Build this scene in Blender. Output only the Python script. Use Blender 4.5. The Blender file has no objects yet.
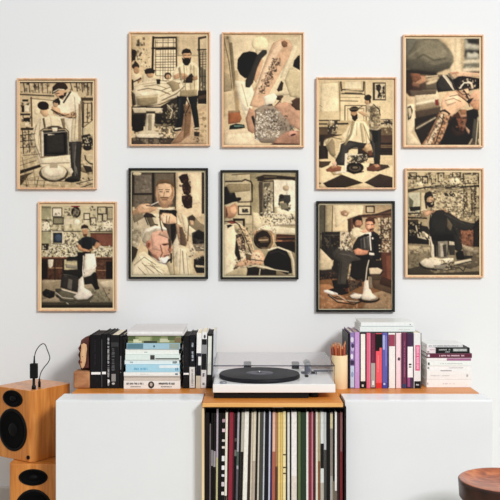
import bpy, bmesh, math, random
import numpy as np
from mathutils import Vector, Matrix
PI = math.pi
COL = bpy.context.scene.collection
F, HY, ZC = 850.0, 240.0, 1.03          # lens in pixels, horizon row, camera height
TOP = 0.499                             # height of the sideboard top
WALL = 3.32                             # distance camera - wall

def PX(x, Y): return (x - 250.0) * Y / F
def PZ(y, Y): return ZC - (y - HY) * Y / F
def srgb(h):
    h = h.lstrip('#'); out = []
    for i in (0, 2, 4):
        c = int(h[i:i+2], 16) / 255.0
        out.append(c / 12.92 if c <= 0.04045 else ((c + 0.055) / 1.055) ** 2.4)
    return tuple(out)

# ---------------------------------------------------------------- materials
MATS = {}
def nodes(name):
    m = bpy.data.materials.new(name); m.use_nodes = True
    nt = m.node_tree; b = nt.nodes['Principled BSDF']
    return m, nt, b
def plain(hexc, rough=0.5, metal=0.0, var=0.06, scale=60.0, spec=0.5, coat=0.0):
    if max(srgb(hexc)) < .02: spec = min(spec, .25); rough = max(rough, .5)
    key = ('p', hexc, rough, metal, var, scale, spec, coat)
    if key in MATS: return MATS[key]
    m, nt, b = nodes('paint_' + hexc.strip('#'))
    tc = nt.nodes.new('ShaderNodeTexCoord'); n = nt.nodes.new('ShaderNodeTexNoise')
    n.inputs['Scale'].default_value = scale; n.inputs['Detail'].default_value = 3
    r = nt.nodes.new('ShaderNodeValToRGB'); c = srgb(hexc)
    r.color_ramp.elements[0].position = 0.3; r.color_ramp.elements[1].position = 0.7
    r.color_ramp.elements[0].color = tuple(v * (1 - var) for v in c) + (1,)
    r.color_ramp.elements[1].color = tuple(min(1, v * (1 + var)) for v in c) + (1,)
    nt.links.new(tc.outputs['Object'], n.inputs['Vector']); nt.links.new(n.outputs['Fac'], r.inputs['Fac'])
    nt.links.new(r.outputs['Color'], b.inputs['Base Color'])
    b.inputs['Roughness'].default_value = rough; b.inputs['Metallic'].default_value = metal
    b.inputs['Specular IOR Level'].default_value = spec; b.inputs['Coat Weight'].default_value = coat
    MATS[key] = m; return m
def wood(name, dark, light, axis='X', rough=0.4, scale=14.0, stretch=14.0, coat=0.0):
    key = ('w', name)
    if key in MATS: return MATS[key]
    m, nt, b = nodes(name)
    tc = nt.nodes.new('ShaderNodeTexCoord'); mp = nt.nodes.new('ShaderNodeMapping')
    s = {'X': (1, stretch, stretch), 'Y': (stretch, 1, stretch), 'Z': (stretch, stretch, 1)}[axis]
    mp.inputs['Scale'].default_value = s
    n = nt.nodes.new('ShaderNodeTexNoise'); n.inputs['Scale'].default_value = scale / 3; n.inputs['Detail'].default_value = 6
    n.inputs['Distortion'].default_value = 0.6
    r = nt.nodes.new('ShaderNodeValToRGB')
    r.color_ramp.elements[0].position = 0.32; r.color_ramp.elements[1].position = 0.68
    r.color_ramp.elements[0].color = srgb(dark) + (1,); r.color_ramp.elements[1].color = srgb(light) + (1,)
    nt.links.new(tc.outputs['Object'], mp.inputs['Vector']); nt.links.new(mp.outputs[0], n.inputs['Vector'])
    nt.links.new(n.outputs['Fac'], r.inputs['Fac']); nt.links.new(r.outputs['Color'], b.inputs['Base Color'])
    bp = nt.nodes.new('ShaderNodeBump'); bp.inputs['Strength'].default_value = 0.08; bp.inputs['Distance'].default_value = 0.002
    nt.links.new(n.outputs['Fac'], bp.inputs['Height']); nt.links.new(bp.outputs[0], b.inputs['Normal'])
    b.inputs['Roughness'].default_value = rough; b.inputs['Coat Weight'].default_value = coat
    MATS[key] = m; return m
def wall_mat():
    m, nt, b = nodes('matte_wall_paint')
    tc = nt.nodes.new('ShaderNodeTexCoord'); n = nt.nodes.new('ShaderNodeTexNoise'); n.inputs['Scale'].default_value = 260; n.inputs['Detail'].default_value = 4
    bp = nt.nodes.new('ShaderNodeBump'); bp.inputs['Strength'].default_value = 0.05; bp.inputs['Distance'].default_value = 0.001
    nt.links.new(tc.outputs['Object'], n.inputs['Vector']); nt.links.new(n.outputs['Fac'], bp.inputs['Height']); nt.links.new(bp.outputs[0], b.inputs['Normal'])
    b.inputs['Base Color'].default_value = srgb('#e9eaea') + (1,); b.inputs['Roughness'].default_value = 0.9
    b.inputs['Specular IOR Level'].default_value = 0.2
    return m
def acrylic(name, tint, fac):
    m = bpy.data.materials.new(name); m.use_nodes = True; nt = m.node_tree; nt.nodes.clear()
    o = nt.nodes.new('ShaderNodeOutputMaterial'); t = nt.nodes.new('ShaderNodeBsdfTransparent'); g = nt.nodes.new('ShaderNodeBsdfGlossy')
    fr = nt.nodes.new('ShaderNodeFresnel'); fr.inputs['IOR'].default_value = 1.35
    t.inputs['Color'].default_value = srgb(tint) + (1,); g.inputs['Roughness'].default_value = 0.05
    ma = nt.nodes.new('ShaderNodeMath'); ma.operation = 'ADD'; ma.inputs[1].default_value = fac; ma.use_clamp = True
    mx = nt.nodes.new('ShaderNodeMixShader')
    ge = nt.nodes.new('ShaderNodeNewGeometry'); sb = nt.nodes.new('ShaderNodeMath'); sb.operation = 'SUBTRACT'; sb.inputs[0].default_value = 1.0
    mu = nt.nodes.new('ShaderNodeMath'); mu.operation = 'MULTIPLY'; nt.links.new(ge.outputs['Backfacing'], sb.inputs[1])
    nt.links.new(fr.outputs[0], ma.inputs[0]); nt.links.new(ma.outputs[0], mu.inputs[0]); nt.links.new(sb.outputs[0], mu.inputs[1]); nt.links.new(mu.outputs[0], mx.inputs[0]); nt.links.new(t.outputs[0], mx.inputs[1])
    nt.links.new(g.outputs[0], mx.inputs[2]); nt.links.new(mx.outputs[0], o.inputs['Surface'])
    return m

# ---------------------------------------------------------------- mesh helpers
def box(bm, x0, x1, y0, y1, z0, z1, bev=0.0, seg=2, mi=0, mat=None):
    t = bmesh.new(); bmesh.ops.create_cube(t, size=1.0)
    for v in t.verts:
        v.co = Vector(((x0 + x1) / 2 + v.co.x * (x1 - x0), (y0 + y1) / 2 + v.co.y * (y1 - y0), (z0 + z1) / 2 + v.co.z * (z1 - z0)))
    if bev > 0: bmesh.ops.bevel(t, geom=t.edges[:], offset=bev, segments=seg, profile=0.5, affect='EDGES')
    merge(bm, t, mi, mat)
def merge(bm, t, mi=0, mat=None):
    if mat is not None: bmesh.ops.transform(t, matrix=mat, verts=t.verts)
    m = {}
    for v in t.verts: m[v] = bm.verts.new(v.co)
    for f in t.faces:
        try:
            g = bm.faces.new([m[v] for v in f.verts]); g.material_index = mi; g.smooth = f.smooth
        except ValueError: pass
    t.free()
def lathe(bm, prof, cx=0, cy=0, seg=40, mi=0, mat=None, smooth=True, sx=1.0, sy=1.0):
    t = bmesh.new(); rings = []
    for r, z in prof:
        if r < 1e-6: rings.append([t.verts.new((cx, cy, z))])
        else: rings.append([t.verts.new((cx + sx * r * math.cos(2*PI*k/seg), cy + sy * r * math.sin(2*PI*k/seg), z)) for k in range(seg)])
    for a, b in zip(rings[:-1], rings[1:]):
        for k in range(seg):
            j = (k + 1) % seg
            if len(a) == 1 and len(b) == 1: continue
            if len(a) == 1: f = t.faces.new((a[0], b[k], b[j]))
            elif len(b) == 1: f = t.faces.new((a[k], b[0], a[j]))
            else: f = t.faces.new((a[k], b[k], b[j], a[j]))
            f.smooth = smooth
    bmesh.ops.recalc_face_normals(t, faces=t.faces[:])
    merge(bm, t, mi, mat)
def rod(bm, a, b, r0, r1=None, seg=12, mi=0, cap=True):
    a = Vector(a); b = Vector(b); r1 = r0 if r1 is None else r1
    d = b - a; q = d.to_track_quat('Z', 'Y').to_matrix().to_4x4(); q.translation = a
    L = d.length
    pr = [(r0, 0), (r1, L)]
    if cap: pr = [(0, 0)] + pr + [(0, L)]
    lathe(bm, pr, seg=seg, mi=mi, mat=q, smooth=False)
def tube(bm, pts, r, seg=10, mi=0):
    # smooth tube along a Catmull-Rom path
    P = [Vector(p) for p in pts]; Q = []
    E = [2*P[0]-P[1]] + P + [2*P[-1]-P[-2]]
    for i in range(1, len(E)-2):
        for k in range(8):
            s = k / 8.0
            Q.append(0.5*((2*E[i])+(E[i+1]-E[i-1])*s+(2*E[i-1]-5*E[i]+4*E[i+1]-E[i+2])*s*s+(3*E[i]-E[i-1]-3*E[i+1]+E[i+2])*s**3))
    Q.append(P[-1]); rings = []
    up = Vector((0, 1, 0.01)).normalized()
    for i, p in enumerate(Q):
        d = (Q[min(i+1, len(Q)-1)] - Q[max(i-1, 0)]).normalized()
        u = d.cross(up)
        if u.length < 1e-4: u = d.cross(Vector((1, 0, 0)))
        u.normalize(); w = u.cross(d)
        rings.append([bm.verts.new(p + r*(math.cos(2*PI*k/seg)*u + math.sin(2*PI*k/seg)*w)) for k in range(seg)])
    for a, b in zip(rings[:-1], rings[1:]):
        for k in range(seg):
            f = bm.faces.new((a[k], a[(k+1) % seg], b[(k+1) % seg], b[k])); f.smooth = True; f.material_index = mi
    for rr in (rings[0], rings[-1]):
        bm.faces.new(rr)
def link(name, bm, mats, parent=None, loc=None):
    me = bpy.data.meshes.new(name); bmesh.ops.recalc_face_normals(bm, faces=bm.faces[:]); bm.to_mesh(me); bm.free()
    for m in (mats if isinstance(mats, (list, tuple)) else [mats]): me.materials.append(m)
    o = bpy.data.objects.new(name, me); COL.objects.link(o)
    if parent is not None: o.parent = parent
    if loc is not None: o.location = loc
    return o
def tag(o, label, cat, group=None, kind=None):
    if label: o['label'] = label
    if cat: o['category'] = cat
    if group: o['group'] = group
    if kind: o['kind'] = kind
    return o
def thing(name, label, cat, loc=(0, 0, 0), rot=(0, 0, 0), group=None):
    o = bpy.data.objects.new(name, None); o.empty_display_size = 0.02; COL.objects.link(o)
    o.location = loc; o.rotation_euler = rot
    return tag(o, label, cat, group)
def struct(name, bm, m):
    o = link(name, bm, m); o['kind'] = 'structure'; return o

# ---------------------------------------------------------------- setting
bm = bmesh.new(); box(bm, -2.4, 2.4, WALL, WALL + 0.1, 0, 2.5); struct('wall_back', bm, wall_mat())
M_floor = wood('oak_floor', '#a89a86', '#c4b7a2', 'X', 0.45, 10, 8)
bm = bmesh.new()
for i in range(28):                                            # floor boards
    y0 = -0.05 + i * 0.12
    box(bm, -2.4, 2.4, y0, y0 + 0.118, -0.02, 0, 0.0015, 1)
box(bm, -2.4, 2.4, -0.05, 3.42, -0.05, -0.021)
struct('floor', bm, M_floor)
bm = bmesh.new(); box(bm, -2.4, 2.4, WALL - 0.014, WALL, 0.0, 0.068, 0.004); struct('baseboard_back', bm, plain('#c9c4bd', 0.5))

# ---------------------------------------------------------------- sideboard
M_top = wood('honey_oak_top', '#c27224', '#dd8f3e', 'X', 0.38, 12, 16)
M_edge = wood('honey_oak_edge', '#dfa055', '#f0bb74', 'X', 0.4, 12, 16)
M_white = plain('#e8ebed', 0.35, 0, 0.01, 8)
M_black = plain('#0b0a0b', 0.4)
Yw, Yf, Ym = 2.95, 2.821, 2.769
XL, XR = -0.645, 0.806
xL, xR = -0.618, 0.795
mL, mR = -0.155, 0.303
BACK = 3.305
t = thing('worktop', 'honey oak worktop running along the whole sideboard under books and turntable', 'worktop', ((xL + xR) / 2, 3.1, TOP - 0.013))
t0 = t.location.copy()
bm = bmesh.new()
pts = [(xL, BACK), (xL, Yw), (mL, Yw), (mL, Ym), (mR, Ym), (mR, Yw), (xR, Yw), (xR, BACK)]
vb = [bm.verts.new((x - t0.x, y - t0.y, 0)) for x, y in pts]; vt = [bm.verts.new((x - t0.x, y - t0.y, 0.013)) for x, y in pts]
bm.faces.new(vb[::-1]); bm.faces.new(vt)
for i in range(8):
    f = bm.faces.new((vb[i], vb[(i+1) % 8], vt[(i+1) % 8], vt[i]))
link('board', bm, M_top, t)
bm = bmesh.new(); box(bm, mL - t0.x, mR - t0.x, Ym - 0.0025 - t0.y, Ym - t0.y, 0.0, 0.0128, 0.0006, 1); e = link('front_edge', bm, M_edge, t)
e['label'] = 'pale front edge strip of the worktop'
def white_cabinet(x0, x1, bx0, bx1, label):
    c = thing('white_cabinet', label, 'cabinet', ((x0 + x1) / 2, Yf, 0)); cx = (x0 + x1) / 2
    bm = bmesh.new(); box(bm, bx0 - cx, bx1 - cx, Yw - Yf, BACK - Yf, 0.06, TOP - 0.0135); box(bm, x0 - cx, x1 - cx, 0.018, Yw - Yf - 0.0005, 0.06, TOP - 0.002, 0.0012, 1)
    link('body', bm, M_white, c)
    bm = bmesh.new(); box(bm, x0 - cx, x1 - cx, 0.0, 0.018, 0.06, TOP - 0.002, 0.002, 2); link('door', bm, M_white, c)
    for sx in (x0 + 0.06, x1 - 0.06):
        for sy in (0.06, BACK - Yf - 0.06):
            bm = bmesh.new(); rod(bm, (sx - cx, sy, 0), (sx - cx, sy, 0.06), 0.012, 0.016, 16); link('leg', bm, M_black, c)
white_cabinet(XL, mL - 0.004, xL, mL - 0.004, 'glossy white cabinet left of the record cubby, beside the two wooden speakers')
white_cabinet(mR + 0.012, XR, mR + 0.012, xR, 'glossy white cabinet right of the record cubby, behind the round wooden stool')
c = thing('record_cubby', 'open black-lined cubby with pale wood left side panel, filled with record sleeves', 'cabinet', ((mL + mR) / 2, Ym + 0.003, 0)); cx = (mL + mR) / 2
M_pale = wood('pale_birch', '#e2c596', '#f2dcb4', 'Z', 0.5, 10, 14)
M_lin = plain('#0d0908', 0.6)
D = BACK - Ym - 0.003
bm = bmesh.new(); box(bm, mL - cx - 0.003, mL - cx + 0.005, 0.004, D, 0.06, TOP - 0.0135, 0.001, 1); link('side_panel', bm, M_pale, c)['label'] = 'pale birch left side panel'
bm = bmesh.new(); box(bm, mR - cx + 0.0058, mR - cx + 0.011, 0.0, D, 0.06, TOP - 0.0135); link('side_panel', bm, M_lin, c)
bm = bmesh.new(); box(bm, mL - cx + 0.005, mR - cx + 0.0058, 0.01, D, 0.06, 0.14); link('base_shelf', bm, M_lin, c)
bm = bmesh.new(); box(bm, mL - cx + 0.005, mR - cx + 0.0058, D - 0.15, D, 0.14, TOP - 0.0135); link('back_panel', bm, M_lin, c)
bm = bmesh.new(); box(bm, mL - cx + 0.005, mR - cx + 0.0058, 0.012, D - 0.15, TOP - 0.021, TOP - 0.0135); link('rail', bm, M_lin, c)
bm = bmesh.new()
for k in range(11): box(bm, 0.001 + k * 0.0032, 0.003 + k * 0.0032, 0.0108, 0.012, TOP - 0.0185, TOP - 0.0165)
link('maker_mark', bm, plain('#c8c8c8', 0.5), c)
for sx in (mL - cx + 0.03, mR - cx - 0.03):
    for sy in (0.06, D - 0.06):
        bm = bmesh.new(); rod(bm, (sx, sy, 0), (sx, sy, 0.06), 0.012, 0.014, 16); link('leg', bm, M_black, c)
# ---------------------------------------------------------------- record sleeves
# x0, x1 at row 440 of the frame, top row, colour, patches (v0, v1, colour) on the spine, label
REC = [
 (204.9,209.3,412.5,'#0c0507',[], 'black record sleeve first from the left in the cubby, against the pale side panel'),
 (209.4,210.9,424,'#6e6468',[], 'short thin grey record sleeve, second from the left end of the cubby'),
 (211.1,213.3,413,'#0a0607',[(.45,.62,'#8a8488')], 'black record sleeve with faint grey lines just right of the short grey one'),
 (213.5,215.9,413,'#0e0a0c',[(.44,.61,'#9a949a')], 'black record sleeve with tiny grey title, left of the sleeve that stands tallest'),
 (216.2,218.2,409,'#b9abb8',[(0,.52,'#c4bc8e')], 'lilac-grey record sleeve that stands taller than all others, yellowish lower down'),
 (218.4,221.8,413,'#0e0b0a',[], 'plain black record sleeve between the tallest lilac one and the speckled one'),
 (221.9,225.0,413,'#100c0c',[(.15,.19,'#e8e0e0'),(.24,.29,'#d8ccd4'),(.34,.37,'#e0e0e8'),(.41,.46,'#f0f0f4'),(.50,.56,'#e8e8ea'),(.63,.66,'#e8dcd0'),(.70,.73,'#d8d0c8'),(.80,.84,'#e0c0cc'),(.9,.94,'#b090a0')], 'black record sleeve with white and pink blotches, left of the thin cream sleeve'),
 (225.2,227.6,412.5,'#e9e3d2',[(0,.15,'#2a2018')], 'thin cream record sleeve left of the wide crimson sleeve'),
 (227.8,228.9,413.5,'#1e0f10',[], 'very thin black-brown record sleeve touching the left of the crimson sleeve'),
 (229.0,233.1,412.5,'#8c1e33',[], 'wide crimson record sleeve in the left third of the cubby'),
 (233.2,234.4,413.5,'#4a1020',[], 'thin dark wine record sleeve touching the right of the crimson sleeve'),
 (234.5,236.9,413,'#0c0a09',[(.55,.62,'#6a6a60'),(.7,.74,'#504840')], 'black record sleeve with dull grey marks, second right of the crimson one'),
 (237.0,239.1,412.5,'#a9a5ad',[(.45,.6,'#4c5c54'),(0,.42,'#5c5860')], 'grey record sleeve with dark green patch, right of the black one by the crimson'),
 (239.2,240.9,413,'#101010',[], 'thin black record sleeve left of the stone-grey and wide white pair'),
 (241.0,243.9,412.5,'#b5b1a2',[(0,.6,'#181412')], 'stone-grey record sleeve black below the middle, left of the first wide white one'),
 (244.0,248.4,412,'#f1eee4',[], 'wide white record sleeve in the left half of the cubby'),
 (248.5,250.9,413,'#2a1c14',[], 'dark brown record sleeve right of the left-hand wide white one'),
 (251.0,252.9,412.5,'#cfc4ae',[], 'first of two beige record sleeves near the middle of the cubby'),
 (253.0,255.9,412,'#ddd2bc',[(0,.5,'#b8a898')], 'second, wider of two beige record sleeves near the middle of the cubby'),
 (256.0,257.9,413,'#1c1814',[], 'thin black record sleeve right of the two beige ones'),
 (258.0,259.7,412.5,'#cfc8b8',[], 'thin pale record sleeve left of the charcoal-grey one'),
 (259.8,263.2,412,'#3b3b36',[], 'charcoal-grey record sleeve in the middle of the cubby'),
 (263.3,264.9,412,'#c8ccd2',[], 'thin silver record sleeve right of the charcoal-grey one'),
 (265.0,268.7,413,'#10121c',[], 'blue-black record sleeve between two thin silver ones'),
 (268.8,270.5,411.5,'#c6cada',[], 'thin silver-lilac record sleeve left of the navy one'),
 (270.6,272.3,413,'#1a1a3e',[(0,.45,'#3a2058')], 'thin navy record sleeve left of the salmon one'),
 (272.4,275.4,412.5,'#e6b7a0',[(0,.6,'#b0604c')], 'salmon-pink record sleeve darkening to rust, in the middle of the cubby'),
 (275.5,277.9,413,'#a87a50',[(0,.45,'#54301c')], 'brown record sleeve left of the yellow ones'),
 (278.0,280.4,412.5,'#e6cb82',[], 'first, left-hand of the three yellow record sleeves'),
 (280.5,282.9,412.5,'#dcbc6c',[], 'middle, deepest coloured of the three yellow record sleeves'),
 (283.0,285.9,411.5,'#f0e2ac',[(.36,.38,'#504028'),(.42,.44,'#504028'),(.55,.57,'#504028')], 'right-hand, palest of the three yellow record sleeves, with small dark marks'),
 (286.0,287.2,413,'#33261e',[], 'very thin dark brown record sleeve right of the yellow ones'),
 (287.3,289.8,412.5,'#e6e6de',[], 'narrow white record sleeve between two dark thin ones'),
 (289.9,291.3,413,'#24201c',[], 'thin black record sleeve left of the right-hand wide white one'),
 (291.4,296.8,412,'#efebe8',[(0,.35,'#e2d8cc')], 'wide white record sleeve in the right half of the cubby'),
 (296.9,297.8,413,'#302820',[], 'very thin dark sleeve squeezed between white and olive green sleeves'),
 (297.9,300.8,412,'#5b6b40',[], 'olive green record sleeve right of the wide white one'),
 (300.9,306.1,412.5,'#16301a',[], 'wide dark green record sleeve'),
 (306.2,308.4,412,'#e8e4e0',[], 'white record sleeve between the dark green and the burgundy one'),
 (308.5,311.4,412.5,'#7a2230',[], 'burgundy record sleeve right of the green and white ones'),
 (311.5,313.2,412,'#cc7d8c',[], 'thin rose-pink record sleeve between burgundy and dark red'),
 (313.3,315.6,413,'#3c0a12',[], 'dark red record sleeve right of the thin rose-pink one'),
 (315.7,317.9,412,'#e0dccc',[], 'off-white record sleeve left of the tan one'),
 (318.0,320.4,412.5,'#a89878',[(0,.5,'#805030')], 'tan record sleeve in the right third of the cubby'),
 (320.5,323.9,412,'#dadeda',[(.42,.68,'#12100f'),(0,.28,'#b8b0a4')], 'pale sleeve with a long black block halfway down'),
 (324.0,326.3,412.5,'#bfc4c4',[(0,.62,'#3a3836')], 'light grey record sleeve dark below, right of the pale one with black block'),
 (326.4,330.1,413,'#0c0a09',[], 'wide black record sleeve near the right end of the cubby'),
 (330.2,332.9,412.5,'#8a8078',[(.83,.99,'#d2c49c'),(0,.35,'#a8a4a0')], 'grey record sleeve with a cream patch at its top'),
 (333.0,334.7,413,'#18120f',[(0,.3,'#7a6a50')], 'thin black record sleeve left of the bright white narrow one'),
 (334.8,336.9,412,'#f0f0ec',[(0,.2,'#6a6258')], 'bright white narrow record sleeve near the right end'),
 (337.0,340.3,413,'#3c0f14',[], 'dark maroon record sleeve, second from the right end'),
 (340.4,342.7,412.5,'#e29aa0',[(0,.6,'#c04048')], 'pink record sleeve at the right end of the cubby'),
]
YR = 2.800
first = None
zb = 0.1405
for i, (x0, x1, yt, hx, patches, lab) in enumerate(REC):
    X0, X1 = PX(x0, YR), PX(x1, YR); h = PZ(yt, YR) - zb; w = X1 - X0 - 0.0003
    x = (x0 + x1) / 2
    tilt = 0.026 * max(0.0, 1 - abs(x - 245) / 42.0)                        # the sleeves lean a little to the right
    dz = PZ(440, YR) - zb
    d = 0.312 - (i * 7 % 5) * 0.0006
    bm = bmesh.new(); cols = [hx]
    box(bm, -w/2, w/2, 0, d, 0, h, min(0.0006, w * 0.3), 1)
    for (v0, v1, c2) in patches:
        if c2 not in cols: cols.append(c2)
        box(bm, -w*0.47, w*0.47, -0.0002, 0.0004, h*v0 + 0.001, h*v1 - 0.001, 0, 1, cols.index(c2))
    o = link('record_sleeve', bm, [plain(k, 0.45, 0, 0.1, 90) for k in cols])
    o.location = ((X0 + X1) / 2 - dz * math.tan(tilt), YR + (i * 5 % 7) * 0.0007, zb + abs(w/2*math.sin(tilt)))
    o.rotation_euler = (0, tilt, 0)
    tag(o, lab, 'record', 'record sleeves in the cubby')

# ---------------------------------------------------------------- books
M_page = plain('#e9dfc8', 0.9, 0, 0.08, 400)
M_pdark = plain('#2a2423', 0.9, 0, 0.2, 400)
M_page2 = plain('#f2f1ec', 0.9, 0, 0.05, 400)
def marks(par, spec, W, H):
    # spec: ('b', u0,u1,v0,v1,colour) solid label; ('t', ...) rows of letter-like dashes; ('v', ...) letters stacked up the spine; ('e',...) round emblem
    n = 0
    for k, *a in spec:
        u0, u1, v0, v1, colr = a
        x0, x1, z0, z1 = -W/2 + u0*W, -W/2 + u1*W, v0*H, v1*H
        n += 1; off = -0.0002 - 0.00012 * n
        bm = bmesh.new(); rnd = random.Random(int(u0*997 + v0*1009 + W*1e5 + H*3e4))
        if k == 'b': box(bm, x0, x1, off, 0.0003, z0, z1); nm = 'spine_label'
        elif k == 'e': lathe(bm, [(0, 0), (1, 0), (1, 1e-3), (0, 1e-3)], seg=20, mat=Matrix.Translation(((x0+x1)/2, off + 1e-3, (z0+z1)/2)) @ Matrix.Rotation(PI/2, 4, 'X') @ Matrix.Diagonal(((x1-x0)/2, (z1-z0)/2, 1, 1)), smooth=False); nm = 'emblem'
        elif k == 't':
            x = x0; nm = 'title'
            while x < x1:
                w = rnd.uniform(0.0014, 0.003)
                if rnd.random() < 0.82: box(bm, x, min(x + w*0.8, x1), off, 0.0003, z0 + rnd.uniform(0, .2)*(z1-z0), z1 - rnd.uniform(0, .2)*(z1-z0))
                x += w + 0.0004
        else:
            z = z0; nm = 'title'
            while z < z1:
                w = rnd.uniform(0.0016, 0.0034)
                if rnd.random() < 0.82: box(bm, x0 + rnd.uniform(0, .2)*(x1-x0), x1 - rnd.uniform(0, .2)*(x1-x0), off, 0.0003, z, min(z + w*0.8, z1))
                z += w + 0.0005
        link(nm, bm, plain(colr, 0.5), par)
def upright(x0, x1, yt, hx, label, spec=(), Y=3.04, depth=0.19, tilt=0.0, group=None, name='book', page=None, cat='book', zbase=TOP, soft=False):
    X0, X1 = PX(x0, Y), PX(x1, Y); W = X1 - X0 - 0.0004; H = PZ(yt, Y) - TOP
    o = thing(name, label, cat, ((X0+X1)/2 - (H/2)*math.tan(tilt), Y, zbase + 0.0003 + abs(W/2*math.sin(tilt))), (0, tilt, 0), group)
    ct = min(0.0022, W * 0.2) if not soft else 0.0006
    bm = bmesh.new()
    box(bm, -W/2, W/2, 0, max(ct*1.2, .0015), 0, H, min(ct*0.6, W*0.2), 2)
    box(bm, -W/2, -W/2 + ct, ct, depth, 0, H, ct*0.2, 1); box(bm, W/2 - ct, W/2, ct, depth, 0, H, ct*0.2, 1)
    cv = link('cover', bm, plain(hx, 0.4, 0, 0.06, 120), o)
    bm = bmesh.new(); box(bm, -W/2 + ct, W/2 - ct, 0.002, depth - 0.004, 0.002, H - 0.003); link('pages', bm, page or M_page, o)
    marks(o, spec, W, H); return o
def lying(x0, x1, z0, z1, hx, label, spec=(), Y=3.03, depth=0.19, group=None, name='book', rz=0.0, page=None, cat='book'):
    X0, X1 = PX(x0, Y), PX(x1, Y); W = X1 - X0; H = z1 - z0 - 0.0004
    o = thing(name, label, cat, ((X0+X1)/2, Y, z0 + 0.0002), (0, 0, rz), group)
    ct = min(0.0018, H * 0.16); bm = bmesh.new()
    box(bm, -W/2, W/2, 0, max(ct*1.2, .0012), 0, H, ct*0.5, 2)
    box(bm, -W/2, W/2, ct, depth, 0, ct, ct*0.2, 1); box(bm, -W/2, W/2, ct, depth, H - ct, H, ct*0.2, 1)
    link('cover', bm, plain(hx, 0.4, 0, 0.04, 120), o)
    bm = bmesh.new(); box(bm, -W/2 + 0.003, W/2 - 0.003, 0.002, depth - 0.003, ct, H - ct); link('pages', bm, page or M_page2, o)
    marks(o, spec, W, H); return o

G = 'black books at the left end of the sideboard'
upright(90, 100.8, 335, '#0d0b0f', 'widest black upright book beside the wooden block, white band low on spine', [('b',.12,.98,.26,.305,'#f4f4f2'),('v',.42,.5,.45,.9,'#2c2230')], group=G, page=M_pdark)
upright(101.0, 106.2, 334, '#0c0b0e', 'black upright book with white band, second from the wooden block', [('b',.2,.95,.26,.305,'#f4f4f2'),('b',.1,.2,.02,.9,'#55565a')], group=G, page=M_pdark, depth=.2)
upright(106.4, 110.2, 333.5, '#121214', 'narrow black upright book with speckled white lettering all up its spine', [('v',.25,.8,.04,.92,'#b8b8b8'),('e',.3,.9,.1,.16,'#f0f0f0')], group=G, page=M_pdark)
upright(110.4, 119.3, 335, '#141315', 'wide black upright book with grey lettering and a grey square low on spine', [('v',.12,.5,.33,.75,'#5a5a5c'),('b',.12,.6,.13,.27,'#8f8c8a'),('e',.15,.5,.07,.11,'#c0c0c0'),('b',.08,.92,.78,.86,'#2c2c2e')], group=G, depth=.2)
o = upright(119.5, 123.2, 336, '#0b0b0c', 'black upright book touching the pale flat stack, ribbon hanging from its top', [('v',.15,.5,.3,.62,'#87888a')], group=G)
bm = bmesh.new(); W2 = (PX(123.2, 3.04) - PX(119.5, 3.04)) / 2; Hh = PZ(336, 3.04) - TOP
box(bm, W2 - 0.004, W2 + 0.016, -0.003, 0.03, Hh - 0.001, Hh + 0.003, 0.001, 1)
box(bm, W2 + 0.002, W2 + 0.009, -0.0065, -0.0052, Hh*0.42, Hh + 0.001, 0.0003, 1); box(bm, W2 + 0.002, W2 + 0.009, -0.0065, 0.004, Hh - 0.002, Hh + 0.001, 0.0003, 1)
link('ribbon', bm, plain('#101012', 0.5), o)

# pale stack lying flat (front at Y 3.03)
Ys = 3.03
def zz(y, Y=Ys): return PZ(y, Y)
G = 'pale books lying in the stack between the black books'
lying(123.7,180.3, TOP, zz(380.6), '#ece9e4', 'cream book at the bottom of the flat stack, dark oval portrait mid spine', [('e',.43,.54,.06,.92,'#2a2628'),('e',.46,.51,.3,.75,'#b8aca0'),('t',.05,.35,.5,.78,'#4a484a'),('t',.12,.3,.2,.34,'#7a7876'),('t',.62,.9,.5,.78,'#4a484a'),('t',.66,.85,.2,.34,'#7a7876')], group=G)
lying(124,180, zz(380.6), zz(376.0), '#cfc6ba', 'thin greige book, second from the bottom of the flat stack', [('b',.01,.99,.72,.9,'#8f877f')], group=G)
lying(123.7,179.6, zz(376.0), zz(372.2), '#eef0ec', 'thin white book just beneath the light blue one', [('t',.3,.45,.4,.6,'#c0c0bc'),('b',.92,.97,.3,.7,'#4a6a80')], group=G)
lying(125.6,179.8, zz(372.2), zz(364.6), '#a8d6e8', 'light blue book in the middle of the flat stack', [('t',.14,.4,.25,.6,'#5aa6cc'),('b',.62,.99,.55,.95,'#e2eef2'),('t',.92,.97,.2,.6,'#3a6a88')], group=G)
lying(124.6,179.2, zz(364.6), zz(360.2), '#e2eff0', 'white book with small dark title at right, resting on the light blue one', [('t',.88,.97,.15,.85,'#3c4a50'),('t',.1,.16,.3,.7,'#8aa0a8')], group=G, Y=3.033)
lying(125.2,180.2, zz(360.2), zz(354.8), '#dfece6', 'mint white book with dark square glyph mid spine and dark line to the right', [('b',.455,.535,.1,.95,'#3a3838'),('b',.55,.98,.15,.36,'#2c2c2c')], group=G)
lying(124.8,178.8, zz(354.8), zz(349.3), '#edf1ea', 'plain white book between the mint white and the teal-ended one', [('t',.36,.42,.3,.55,'#9ab0b0')], group=G, Y=3.034)
lying(126.6,180.0, zz(349.3), zz(343.2), '#a3c6d6', 'blue book with a dark teal left half and a dark dot mid spine', [('b',.01,.31,.08,.92,'#567f8c'),('e',.5,.53,.3,.7,'#1c2c38'),('b',.8,.99,.08,.92,'#96a49a')], group=G)
lying(128.0,181.0, zz(343.2), zz(335.6), '#8b9468', 'green and brown mottled book near the top of the flat stack', [('b',.0,.14,.3,.95,'#4c5c34'),('b',.1,.26,.05,.5,'#d6d8b4'),('b',.2,.42,.3,.8,'#a8b084'),('b',.30,.55,.02,.3,'#3c4434'),('b',.46,.62,.35,.9,'#687848'),('b',.6,.78,.1,.6,'#c4c8a8'),('b',.75,.9,.4,.9,'#56643c'),('b',.88,1,.1,.7,'#7a6a4a')], group=G, Y=3.032)
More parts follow.
